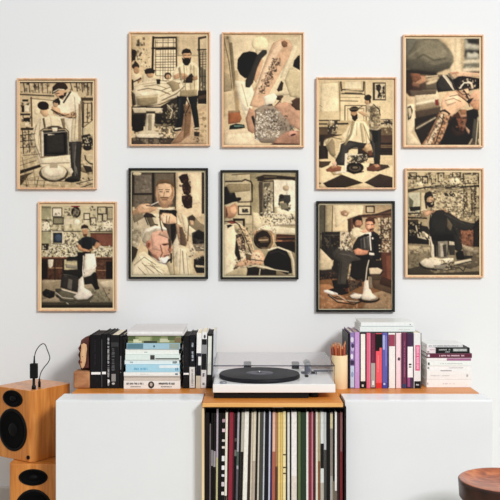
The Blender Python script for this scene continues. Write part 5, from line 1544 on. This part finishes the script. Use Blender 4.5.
DETAIL = '''
@0
P 4a3c2c 46,33 413,33 413,40 46,40
L 2a2119 5 66,36 72,84
L 2a2119 4 92,36 98,86
L 3a2e22 5 118,34 124,80
L 2a2119 4 140,40 144,86
L 3a2e22 4 300,40 310,76
L 2a2119 5 330,38 334,80
L 3a2e22 5 356,36 360,84
L 2a2119 5 384,36 386,82
L 2a2119 5 404,40 404,100
L 4a3a2a 4 160,40 162,88
L 4a3a2a 4 184,42 186,90
B 2f251c 60,120,90,132
B 2f251c 56,150,70,186
B e8dcb8 72,150,94,180
B 2a2119 66,212,98,230
B e0d2ac 74,236,92,250
L 2a2119 5 50,300 122,292
L 2a2119 4 50,330 124,322
L 2a2119 4 50,360 130,356
L 3a2e22 5 60,276 66,390
L 3a2e22 4 90,276 96,385
L 4a3c2a 3 48,450 128,425
L 4a3c2a 3 64,400 150,392
L 5a4a34 3 60,410 84,562
L 4a3c2a 4 140,510 130,562
L 4a3c2a 3 170,530 166,562
L 6a5838 3 46,520 280,530
L 2a2119 5 366,134 364,262
L 2a2119 4 386,140 384,236
L 2a2119 4 404,134 406,222
P 2f2a24 356,300 396,292 412,320 412,350 380,360 358,344
N d8cca8 1c1814 9 611 358,300,412,352 1.2
L 2a231c 6 372,400 376,420 394,438 413,444
P 3a3026 362,450 400,452 412,480 380,484
L e0d4b4 4 370,446 404,452
L 2c241c 4 330,540 412,520
L 2c241c 4 350,560 408,540
P 6a5a42 170,212 178,262 168,264 160,216
P 8a785a 250,216 270,216 276,268 264,268
L 8a7858 4 130,250 118,300 126,350 152,412
L 8a7858 3 320,110 326,200 320,322
L 7a6848 4 350,130 354,320
P 9c8866 340,140 354,150 354,330 338,330
P 57493a 176,260 204,252 240,252 262,262 240,270 200,268
E 8c8068 222,272,16,8
L a8a090 3 168,290 280,280
L c8c0a8 3 160,282 164,396
L c8c0a8 3 288,286 290,392
P 33302a 180,300 264,292 268,384 182,388
E 3a2e24 232,130,14,10
P 1e1813 222,120 240,112 250,130 248,150 240,140 232,128
L 2a2119 4 216,180 250,204 292,196
L 1e1a16 4 356,340 350,420 350,500
L 7a756a 4 326,350 320,430 324,500
P 3a2c22 212,66 226,46 250,38 276,42 286,58 276,72 250,68 224,84 208,96
L e8dcbc 3 214,84 240,70 268,72
P c8a078 222,88 240,76 262,80 266,100 246,118 232,110
L 2a2119 4 230,92 244,90
P 2a211a 240,104 262,98 268,112 250,120
L 16110e 4 150,276 166,266 276,266 290,280 294,396
L d8ccac 5 158,284 160,398
P e2d6b8 206,262 236,262 232,280 212,280
@1
N 2c241c 7a6848 12 612 60,96,110,150 1.4
N e8dcb8 3a2e22 10 613 90,90,150,190 .7
B 2f261d 60,100,78,150
P 3a2e24 74,150 90,166 84,182 66,172
L 2a2018 8 164,34 160,210
L 2a2018 6 178,96 280,94
L 3a2e22 3 214,40 214,250
L 3a2e22 3 240,40 240,240
L 3a2e22 3 266,40 266,200
L 3a2e22 3 176,62 280,62
L 3a2e22 4 176,130 280,130
L 3a2e22 4 176,160 276,158
L 3a2e22 4 176,186 270,186
L 2a2018 8 394,44 398,300
L 3a2e22 4 410,108 410,300
L 3a2e22 3 424,100 424,300
L 3a2e22 3 400,120 432,118
L 3a2e22 3 400,146 432,144
L 3a2e22 3 400,172 432,170
P 2a2119 180,244 202,244 200,270 184,270
L 7a6a4c 5 90,300 140,290 200,300 250,320
L 8c7b58 4 120,280 180,272 230,290
L 7a6a4c 4 210,300 260,280 300,262
L 7a6a4c 5 210,350 280,318 320,280
P a08f6a 230,262 260,250 290,262 300,290 262,310 250,280
P 9c8b66 84,340 186,334 184,362 118,380 90,372
L 4a3c2a 4 80,382 200,372 280,336
L 2a2119 6 58,320 70,372
P 4a4030 130,404 176,404 176,416 130,416
L e0d6ba 3 66,390 212,392
P 1e1915 62,420 120,420 118,500 84,510 60,500
P 28211b 180,416 226,424 240,470 180,468
N 8a7a58 1c1713 10 614 190,400,270,540 1.2
N b8a884 14110f 9 615 225,370,290,440 1.1
L c8bc98 4 236,372 262,400 250,440
L d8ccae 3 90,528 200,530
L 1e1915 4 76,536 210,540
P 8c6a48 322,380 352,372 356,420 346,510 316,540 322,460
L 1a1512 5 330,340 346,376 326,420
N 3a2c20 8a6c4a 11 616 316,366,356,430 .9
N b49c70 9a8058 16 617 392,400,432,560 .8
P 9c8a66 290,190 300,180 312,250 300,250
L 8c7a58 4 318,172 328,320
L 8c7a58 3 368,176 372,320
P a5946c 300,300 384,296 384,326 342,332 298,328
P 221a15 306,116 312,98 330,90 350,96 358,116 352,114 330,108 312,116
P 1e1712 308,134 320,144 346,144 356,132 352,158 340,174 324,174 312,160
P c49a70 314,116 352,114 354,134 344,142 320,142 312,132
L 3a2c20 4 318,124 330,124
L 3a2c20 4 338,124 350,124
P 1e1712 320,138 346,138 344,160 324,160
@2
P 8c7c5a 96,60 112,60 128,240 120,300 108,200
L 6a5a40 4 70,40 96,160 110,290
P a59470 60,200 96,220 110,300 60,310
L 9c8a64 4 180,250 190,300 176,370
L b8a880 4 160,290 176,330
L b8a880 4 146,330 170,360
P 7c5c44 346,60 366,48 392,56 402,90 390,120 380,100 372,72
L c09a74 5 300,140 350,70
L 8a6850 5 200,370 232,300 262,230
P dcb890 340,110 370,120 350,180 300,240 330,170
N 1a1613 241e19 10 618 300,140,350,180 2.5
N 1a1613 3a3028 9 619 262,180,330,230 2.2
N 1a1613 3a3028 9 620 250,220,300,280 2.0
L b59a70 5 388,190 440,160
P c6b48a 400,200 450,214 450,300 400,290 380,240
L 8c7a58 4 380,250 400,300 440,330
P 5a4534 332,320 356,306 368,330 352,350
P d8b498 352,372 390,366 420,390 400,410 360,396
L 7a5440 5 320,380 330,400 352,420
L 8a6048 5 400,372 420,400 450,420
P 4a3a2e 286,372 310,370 314,390 296,402
P 6e6656 330,420 380,440 396,480 370,500 340,480
N 3c362c 8a8270 9 621 340,430,430,500 1.2
P b0907c 310,530 350,505 380,510 330,573 310,573
P d8d0bc 230,500 290,490 310,530 290,560 240,550
N 9c947c f0e8d4 9 622 228,480,310,560 1.3
E 5a2c22 418,522,16,5
P 0f0e0d 136,190 140,142 164,112 200,104 236,114 240,126 226,170 205,228 182,236 150,216
P 24201d 160,150 172,132 196,120 186,150 168,170
P 38332d 180,286 176,262 204,196 232,126 262,96 284,98 286,120 262,142 238,182 216,262 198,286
L 191714 5 176,262 204,196 232,126 262,97 282,98
P d8b896 240,180 262,140 284,130 290,150 262,210 244,262 236,250
P caa27a 200,300 234,300 226,350 214,410 196,420 190,390
P e6cda4 330,56 352,42 380,44 350,110 300,190 262,262 250,262 290,150
P deC29a 376,100 404,110 380,170 330,240 290,290 330,210
A .55
N 15120f 2c251f 12 741 300,138,350,190 2.2
N 15120f 2c251f 12 742 272,180,330,240 2.2
N 15120f 2c251f 12 743 252,232,296,290 2.0
A 1
P c89a78 330,368 380,356 420,380 450,410 450,450 400,440 360,420 330,400
L 6a4636 5 332,372 346,356 356,346
P 8c8674 224,400 262,374 310,372 350,404 384,450 398,496 360,524 320,560 270,562 226,530 226,470
N 3c382e 7a7462 10 744 236,380,380,500 1.2
N c8c2ae e8e2d0 8 745 228,450,330,550 1.4
N 4a463c 2c2822 9 746 296,420,350,520 .8
P d6c69e 228,90 300,60 420,30 450,30 450,320 230,330
E ecdcae 250,66,40,36
P 1b1815 420,150 440,126 450,124 450,200 414,180
P c9b98f 396,190 420,190 450,214 450,340 400,330 372,250
P e0d2aa 400,90 440,70 430,110 372,230 350,240
P e6dab8 126,250 176,256 200,250 228,330 206,400 176,400 146,340
L b0a078 4 160,270 190,380
P c79f78 206,230 236,170 256,140 268,150 250,220 230,262
P 121110 136,190 138,146 160,116 196,104 234,114 240,126 226,176 206,230 176,240 150,220
P 3a352f 178,284 176,262 206,196 234,126 262,98 284,98 286,116 258,144 238,184 216,262 198,286
P cda882 360,42 400,50 414,80 396,136 348,220 288,330 258,390 198,376 226,300 252,220 284,136 314,64
P e3c49e 330,60 356,50 360,90 320,150 280,230 236,320 220,330 262,210 290,140
P 8c6446 356,58 372,50 388,62 386,82 368,86 358,74
A .8
N 1a1613 2e2620 10 801 306,136,352,176 3.4
N 1a1613 2e2620 10 802 290,168,336,208 3.4
N 1a1613 2e2620 10 803 272,204,318,246 3.4
N 1a1613 2e2620 10 804 256,240,298,282 3.4
N 1a1613 2e2620 10 805 242,276,276,316 3.4
L d8b48e 3 346,140 300,200 254,300
L d8b48e 3 310,150 330,190 280,210 296,240 262,250 270,290
A 1
P 3a2e24 334,296 356,250 368,262 362,300 340,306
P e8dcbe 268,330 320,312 336,330 320,366 276,372
P 4a3a2c 290,370 312,366 310,384 294,386
P b88d6c 178,440 198,384 232,410 236,470 214,516 190,500
P 2c2622 206,430 218,424 230,460 222,482
P c39878 322,372 350,362 400,372 450,412 450,500 400,470 340,420
P 5a4030 404,372 424,346 450,336 450,400 430,396
P 9a8a74 226,396 262,374 316,376 356,412 396,460 400,500 356,530 310,562 256,560 222,520
N 3e382f 6e6656 9 807 240,384,330,500 1.0
N e6deca c6bea8 8 808 228,400,350,540 1.1
N 3a342c 5c5446 9 809 300,420,390,500 .8
P b4876a 310,573 330,540 380,506 450,500 450,573
E cf9a80 412,516,26,15,-15
E 5a2c22 416,520,14,5,-15
P 4a2820 310,573 322,562 440,565 450,573
L 4a3426 4 330,372 344,356 354,358
@3
B d0bd90 46,180,150,222
B 9c8a64 52,222,150,230
L 3a2e22 5 46,226 150,226
L 2a221a 5 46,262 92,262
N 2a221a e0d2aa 9 623 90,222,140,262 1.5
N 2a221a e0d2aa 9 624 358,222,412,262 1.4
L 8a7650 4 152,36 152,220
L 5a4a34 4 276,34 276,120
L 3a2e22 4 176,88 262,90
B b8a47c 180,72,256,78
L 8a7650 3 196,170 264,168
P 8c7c5a 296,270 310,300 310,330 300,320
P a8966c 212,230 226,234 210,300 180,350 170,350 200,290
P b5a47c 250,240 262,240 276,330 262,340
P 9c8a66 84,352 112,316 124,330 130,400 118,410 100,392
L 7a6a4a 4 76,320 110,310 160,320
L 8c7c5a 4 270,250 300,330
P 6a5c44 300,160 316,150 326,180 316,230 304,220
N 4a4030 a8966c 8 625 294,150,352,266 1.5
L 2a2119 5 318,146 346,172 352,200
P 1e1b18 310,280 340,276 340,330 320,340
P d8b090 110,440 132,430 136,446 120,452
L e8dcc0 5 182,396 176,486
P 4a4030 200,400 280,396 290,420 262,440 220,430
N d0c4a4 1c1713 8 626 190,396,290,440 1.1
L d8ccae 4 190,400 262,396
E 8a7a5c 226,462,14,6
P 7a4a30 290,380 310,376 312,400 296,404
L 4a3a2a 4 346,356 414,356
L 2a2119 5 346,380 414,380
@4
S 1.5
P 8c5a3c 110,214 150,216 160,240 130,262 112,250
P 3a241a 82,240 104,250 120,290 90,300 82,290
L c4b08a 5 180,232 240,226
P 6a5c46 180,274 236,262 230,290 180,296
P 3a342c 250,232 266,230 296,262 310,296 262,300 240,280
L d8ccae 6 270,226 320,296
P d8b48a 330,222 360,214 362,228 336,232
N d8c4a0 1a1511 10 627 340,240,430,290 .7
L e8dcc0 5 350,290 372,262 410,262
P 3a2a20 360,292 376,310 384,340 400,346 390,326 376,300
P 2a1e18 390,346 420,336 400,366 384,360
L 5a4030 5 366,304 400,326
L 7a5438 4 300,330 340,322 366,340
L 9c7450 4 280,350 320,340 356,356
L a87e58 4 290,372 330,360
L 5a4030 4 376,330 400,346
P 3a241a 310,470 330,500 360,510 380,480 372,520 330,530 308,500
N 8a5a3c 3c2418 11 628 330,430,384,510 1.2
P a8764e 350,394 384,396 380,420 356,420
P 1a1613 384,400 420,392 440,420 400,440 390,430
P 5a5446 420,440 446,450 446,540 420,560 410,530
L c8b894 5 442,440 430,573
L 8a6a4c 5 240,440 220,490 190,560
L 2e241d 5 270,420 262,470 240,530 226,573
L 3a2c22 4 250,430 270,450
@5
L 2a2119 4 55,100 104,100
L 2a2119 5 55,240 100,240
L 2a2119 4 110,220 164,222
N 2a241e e4dcb8 9 629 58,100,110,160 1.2
N 2a241e e4dcb8 9 630 170,160,240,284 1.5
N 2a241e e4dcb8 9 631 300,236,410,286 1.6
N 2a241e e4dcb8 9 632 56,224,200,286 1.5
N 2a241e d4ccaa 8 633 290,100,410,156 1.1
B 2a1a12 58,292,200,298
B 2a1a12 330,292,410,298
B 38281c 120,296,126,400
B 30201a 160,296,170,380
P 1c1a18 180,284 236,282 236,292 200,296
P 201e1b 240,260 262,262 262,380 240,384
L e8e0cc 4 266,280 262,340 264,380
L b0a890 3 300,290 312,340
P 1a1917 160,350 246,348 252,362 240,370 168,368
L 8a8674 3 168,372 240,378
L 1a1815 6 196,388 190,446
L 1a1815 6 214,394 208,452
P b4ac94 240,470 290,470 300,486 260,496 230,492
L 2c2820 6 130,480 170,506 220,512 296,500 312,478
P e0d8c2 156,446 230,468 226,478 162,456
L 2c2820 4 160,460 226,482
P 6a6450 130,470 160,450 232,470 300,470 312,490 290,512 220,520 150,508
P 1a1815 236,262 262,262 264,300 258,384 240,400 234,330
P 23201d 166,350 246,346 256,364 244,384 206,376 168,372
P 34302b 156,378 240,400 240,464 150,438
P 6e695e 190,394 210,400 206,450 184,442
P ddd6c4 244,396 256,392 264,440 300,460 310,476 286,494 236,498 216,484 236,466
L 3a3428 4 310,480 286,502 240,506 206,498
L 2a2620 4 124,470 160,500 220,510
L c8c0aa 3 128,462 160,488 214,494
P e6decA 274,270 320,268 328,328 300,352 276,362 270,320
@6
P c2aa80 182,86 212,74 246,78 266,96 262,104 230,92 196,92 184,104
L a88058 4 186,110 192,176
P ab8258 244,100 264,100 266,150 250,190 244,170
P 6a4a34 196,168 236,166 240,180 220,190 200,184
L 4a3020 4 196,128 212,128
L 4a3020 4 228,128 246,128
P 3a302a 110,262 130,236 160,244 180,262 150,262
P 6a6048 130,262 160,262 176,300 150,310
L 2a241f 6 196,234 200,290 210,330
L 2a241f 5 120,250 140,300
P 8a7c60 60,250 110,240 120,262 70,290
P 54493a 226,300 250,296 256,400 244,440 238,350
P e2c8a4 206,262 224,250 230,290 214,290
L 8a6a4c 4 232,254 230,290
L 8a6a4c 4 246,258 242,288
P 6a5440 296,310 310,310 330,390 318,404 300,396
L 3a2c22 5 340,300 336,380
P b89478 200,330 236,340 246,370 220,360 190,350
P 9c6850 150,440 180,450 200,480 180,476
L 7a4c38 5 200,400 210,440 200,462
P a07458 240,410 256,430 246,440
P c8beA6 150,450 180,470 196,492 176,480
L 8a7a58 4 70,500 120,460 180,500
L 6a5c44 3 110,490 170,540
L 6a5c44 3 90,510 130,552
L 6a5c44 3 150,500 210,545
L 8a7a58 4 262,420 270,552
L 8a7a58 5 310,430 318,540
N 3c3428 d4c8a6 12 634 330,400,420,470 1.0
E 1e1a18 396,352,30,20
P 7a5e3e 178,110 184,84 210,72 246,74 268,92 272,118 262,108 252,96 226,90 196,94 184,104
P d8b48c 190,98 226,92 250,98 258,130 250,160 236,170 206,170 190,150 184,120
L 3a2a20 4 194,124 212,124
L 3a2a20 4 226,124 246,124
L 3a2a20 5 198,134 210,134
L 3a2a20 5 230,134 242,134
L a07850 4 220,134 217,158
P b8906a 192,160 206,164 220,160 238,164 252,150 256,180 240,204 208,204 192,184
L 6a4830 7 204,164 238,164
L 54281e 4 208,174 234,174
@7
L 4a3c2c 6 78,84 160,82 176,74 206,84 212,180
P 9c8c66 80,100 110,96 200,96 200,130 100,140
L 54462f 5 244,100 250,250
L 2f271e 5 316,80 318,240
P 33291f 236,64 270,54 330,56 424,66 424,80 400,74 330,70 270,76 240,82
L 8a7a58 3 270,60 330,60
N 2a241c d8ccaa 9 635 266,110,314,240 1.2
P e2d6b4 330,210 400,236 424,230 424,262 330,262
P 8c8468 350,190 380,190 390,220 356,224
N 3a3226 ece0bc 9 636 230,240,424,296 1.5
N 8a7858 f0e6c8 9 637 236,290,330,340 1.4
P d8c8a0 212,236 240,240 262,300 240,320 216,300
B 4a2e20 330,350,424,358
P 2a1c14 330,366 424,362 424,374 340,376
E 2b2119 262,374,43,46
P 54432f 240,352 276,348 290,372 276,380 250,366
P 9c8458 250,362 270,358 286,380 262,382
L 1a1613 4 230,360 226,400
P cdb488 140,300 176,310 206,370 220,430 206,440 180,380 156,340
L 2a211a 5 146,300 180,370 204,440
L 3a3026 4 160,320 176,330
L 3a3026 4 170,350 190,356
L 3a3026 4 184,380 200,384
N 4a3c2e c8b088 8 638 140,310,214,440 1.0
P 2a221b 96,300 110,300 140,400 156,470 140,480 110,380
L e8dcba 6 290,420 340,412 400,436 414,480 418,550
L c4b892 5 186,504 230,500 290,510 400,546
P 6a5a40 176,440 206,450 204,480 180,470
L 3a3026 4 200,470 262,480
P e8dab4 66,330 120,300 130,360 120,480 76,530 66,540
P 8a7250 230,330 262,322 290,326 310,350 316,390 300,420 262,420 236,400 222,370
P 2b2119 232,340 262,326 286,332 302,356 304,386 286,412 250,410 230,390 224,366
P 6a5438 240,366 276,356 294,366 292,386 250,390
L c4a884 4 244,376 288,374
P 1b1817 266,480 290,432 336,414 382,430 402,470 410,540 380,546 320,520 270,502
L 3a3632 4 300,440 340,430 376,450
L e8dcba 5 290,424 340,410 402,434 416,476 420,550
P 24201b 184,512 200,500 262,520 330,530 330,550 190,550
L d8cca8 4 190,510 230,504 300,520 390,534
L d8cca8 4 250,520 246,550
@8
L 3c3428 5 62,26 62,200
L 4a4032 4 72,26 72,190
L 2a221c 5 44,170 150,166
P 2a221c 104,180 150,176 152,232 110,236
N 1a1613 6a5c48 10 639 60,170,150,240 1.0
N 2a211b d8c8a0 9 640 152,190,216,262 1.4
N 2c221a e0ceA8 9 641 340,90,408,260 1.3
L 3a281c 5 330,76 408,70
L 3a281c 5 356,90 356,260
L 3a281c 4 340,150 408,150
L 3a281c 4 340,204 408,204
P 4a3426 190,100 206,96 206,160 192,160
P 2a1c16 216,96 240,80 262,92 262,104 236,100 220,120
L 5a3424 4 234,130 250,130
P 9c8c6c 206,170 230,190 216,206 206,200
L 5a4030 4 286,122 298,122
L 5a4030 4 306,124 318,124
P a86c4c 282,136 300,156 318,146 312,160 296,160
P 4a463e 262,192 276,180 296,240 290,250 262,250
L 8c887c 4 272,190 276,240
L e8dcc8 5 300,170 306,250
P 14120f 236,280 290,300 290,330 236,320
L 5c564a 5 140,262 190,268 230,290
L 2a2620 5 150,300 140,420
L 2a2620 4 176,320 160,410
P 1c1815 110,400 190,396 196,440 120,440
N 1c1815 7a5438 10 642 190,330,262,440 1.1
N 1c1815 7a5438 10 643 44,360,150,400 1.0
L b8aa90 4 120,462 180,500 240,506
L 1c1613 6 96,476 140,510 220,520 262,506
P 241c18 262,290 296,290 292,400 262,410
P 1e1815 210,300 262,290 262,390 230,400 200,380
L d4c8ae 4 294,262 296,300 286,340 280,400
P 8a7a64 296,380 310,384 312,440 296,440
P ded2ba 276,400 290,400 296,444 312,466 326,484 300,500 262,494 256,480 270,460
P 5a4636 196,480 220,464 250,470 240,488 214,494
P d8ccb6 200,478 224,466 262,474 250,488 212,490
P 4c463c 134,262 160,250 204,262 222,276 262,286 250,300 210,306 186,340 182,420 136,420 148,350 154,306 126,290
L 6c675a 4 150,268 200,276 216,286
L 2c2822 4 160,310 152,410
P 1a1513 232,240 262,254 296,254 300,300 262,296 230,280
P c88a66 220,252 240,240 270,252 294,256 288,270 262,276 230,274
@9
L 2a231b 5 66,60 180,56
N 2a231b d8c89c 10 644 66,36,420,110 1.0
O 2a231b 5 76,40,110,70
O 2a231b 5 140,60,166,90
O 2a231b 4 290,36,330,60
L 2a231b 5 66,128 160,110 300,112 420,102
N 2a231b d8c89c 8 645 180,128,346,260 1.2
N 2a231b d8c89c 8 646 346,120,420,280 .8
P 241e18 74,210 130,206 130,226 80,232
L 1e1914 6 66,244 130,240
N 1e1914 b8a880 9 647 66,280,130,350 .8
P 8a7858 132,250 150,240 150,262 136,266
L 1c1814 7 134,288 128,330 166,372
P 9c9070 130,340 150,338 160,360 140,362
P 3c3a33 200,250 230,236 250,290 230,330 206,320
L 14130f 5 262,262 300,300 380,300
L 4a483f 5 290,266 340,290
P 141310 176,350 300,346 300,374 180,376
N 8a5a3c 4a2c20 11 648 322,310,394,412 1.0
L 1a1713 5 270,380 266,450
L 1a1713 5 214,384 216,456
L d4cab0 5 180,360 196,460
P 5a523f 196,500 300,480 300,500 220,524
N 2a251d b8aa86 9 649 196,470,300,524 1.0
L 2c261f 6 124,490 150,516 210,526
N 6a5e48 8c7e60 14 650 70,420,180,480 .8
P 2c2a25 186,250 210,226 240,224 262,240 270,290 262,340 200,344 180,300
P 34312b 240,236 270,236 330,276 384,290 400,300 384,320 340,326 300,316 262,280
P 2c2a25 262,280 300,300 316,330 336,420 318,434 304,420 290,340 250,330
L 4c483f 4 250,246 300,270 350,296
L 16140f 5 262,290 296,316 310,350
P 6a5c46 262,262 290,300 280,330 262,310
P d4c8ac 126,486 160,470 190,470 230,480 230,500 190,512 150,506
P 8c8470 196,500 262,496 250,518 206,520
'''
DETAIL = [q.split('\n', 1)[1] for q in DETAIL.split('@')[1:]]
for i, ((ox, oy), outer, inner, kind, label, txt) in enumerate(POST):
    txt = txt + DETAIL[i]
    if kind == 'w': outer = (outer[0] + 4, outer[1], outer[2] + 1, outer[3] - 4)
    Yp = WALL - 0.016
    fx = lambda c: PX(ox + c/5.0, Yp); fz = lambda c: PZ(oy + c/5.0, Yp)
    X0, X1, Z1, Z0 = fx(outer[0]), fx(outer[2]), fz(outer[1]), fz(outer[3])
    cx, cz = (X0 + X1)/2, (Z0 + Z1)/2
    t = thing('framed_poster', label, 'poster', (cx, WALL - .0165, cz), group='framed barber shop posters on the wall')
    fw = 0.0058 if kind == 'w' else 0.0085
    bm = bmesh.new(); hx, hz = (X1-X0)/2, (Z1-Z0)/2
    box(bm, -hx, -hx+fw, 0, .016, -hz, hz, .001, 1); box(bm, hx-fw, hx, 0, .016, -hz, hz, .001, 1)
    box(bm, -hx+fw, hx-fw, .0002, .016, hz-fw, hz, .001, 1); box(bm, -hx+fw, hx-fw, .0002, .016, -hz, -hz+fw, .001, 1)
    link('frame', bm, wood('frame_wood', '#dca67c', '#efc9a2', 'Z', .45, 20, 8) if kind == 'w' else plain('#1d1b19', .4), t)
    bm = bmesh.new(); box(bm, -hx+fw-.001, hx-fw+.001, .009, .015, -hz+fw-.001, hz-fw+.001); link('border', bm, plain('#e6cfa6' if kind == 'w' else '#cfc3a0', .6, 0, .02), t)
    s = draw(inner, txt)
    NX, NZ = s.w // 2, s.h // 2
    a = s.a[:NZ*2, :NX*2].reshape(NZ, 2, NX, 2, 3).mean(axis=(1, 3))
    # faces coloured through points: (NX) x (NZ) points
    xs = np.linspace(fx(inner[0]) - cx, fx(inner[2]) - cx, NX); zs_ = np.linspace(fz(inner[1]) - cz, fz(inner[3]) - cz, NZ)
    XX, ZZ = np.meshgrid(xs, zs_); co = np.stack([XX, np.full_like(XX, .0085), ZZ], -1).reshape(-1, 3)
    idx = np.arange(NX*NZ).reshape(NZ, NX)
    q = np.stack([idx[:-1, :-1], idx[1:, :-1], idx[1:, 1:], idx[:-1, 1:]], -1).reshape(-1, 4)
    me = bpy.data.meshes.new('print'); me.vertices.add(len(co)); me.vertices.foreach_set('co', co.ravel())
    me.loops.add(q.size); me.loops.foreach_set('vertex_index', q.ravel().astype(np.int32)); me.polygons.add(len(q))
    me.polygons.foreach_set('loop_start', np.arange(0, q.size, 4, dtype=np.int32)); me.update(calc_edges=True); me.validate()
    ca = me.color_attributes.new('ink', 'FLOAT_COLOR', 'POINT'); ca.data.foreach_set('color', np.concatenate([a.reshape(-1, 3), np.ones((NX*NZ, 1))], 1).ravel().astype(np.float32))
    if 'ink' not in MATS:
        m, nt, b = nodes('printed_paper'); at = nt.nodes.new('ShaderNodeAttribute'); at.attribute_name = 'ink'
        nt.links.new(at.outputs['Color'], b.inputs['Base Color']); b.inputs['Roughness'].default_value = .65; b.inputs['Specular IOR Level'].default_value = .2
        MATS['ink'] = m
    me.materials.append(MATS['ink']); o = bpy.data.objects.new('print', me); COL.objects.link(o); o.parent = t

# ---------------------------------------------------------------- light and camera
def area(name, loc, target, sx, sy, power, col):
    l = bpy.data.lights.new(name, 'AREA'); l.shape = 'RECTANGLE'; l.size = sx; l.size_y = sy; l.energy = power; l.color = col
    o = bpy.data.objects.new(name, l); COL.objects.link(o); o.location = loc
    o.rotation_euler = (Vector(target) - Vector(loc)).to_track_quat('-Z', 'Y').to_euler(); return o
area('window_daylight', (3.7, -3.2, 4.6), (0.0, 3.2, 0.8), 1.5, 1.3, 495, (0.985, 0.993, 0.985))
w = bpy.data.worlds.new('room_light'); bpy.context.scene.world = w; w.use_nodes = True
nt = w.node_tree; bg = nt.nodes['Background']; tc = nt.nodes.new('ShaderNodeTexCoord'); sp = nt.nodes.new('ShaderNodeSeparateXYZ'); cr = nt.nodes.new('ShaderNodeValToRGB')
mr = nt.nodes.new('ShaderNodeMapRange'); mr.inputs['From Min'].default_value = -1; mr.inputs['From Max'].default_value = 1
nt.links.new(tc.outputs['Generated'], sp.inputs[0]); nt.links.new(sp.outputs['Z'], mr.inputs['Value']); nt.links.new(mr.outputs[0], cr.inputs[0]); nt.links.new(cr.outputs[0], bg.inputs['Color'])
cr.color_ramp.elements[0].position = .45; cr.color_ramp.elements[0].color = (.34, .355, .38, 1)      # room below and around
cr.color_ramp.elements[1].position = .8; cr.color_ramp.elements[1].color = (1.15, 1.16, 1.17, 1)     # bright white ceiling overhead
bg.inputs['Strength'].default_value = 0.68
cam = bpy.data.cameras.new('camera'); co_ = bpy.data.objects.new('camera', cam); COL.objects.link(co_)
co_.location = (0, 0, ZC); co_.rotation_euler = (PI/2, 0, 0)
cam.sensor_width = 36; cam.lens = F/500*36; cam.shift_y = -(250 - HY)/500; cam.clip_start = .05
sc = bpy.context.scene; sc.camera = co_
sc.view_settings.view_transform = 'Standard'; sc.view_settings.look = 'None'; sc.view_settings.gamma = 1; sc.view_settings.use_curve_mapping = False
sc.view_settings.exposure = -0.10
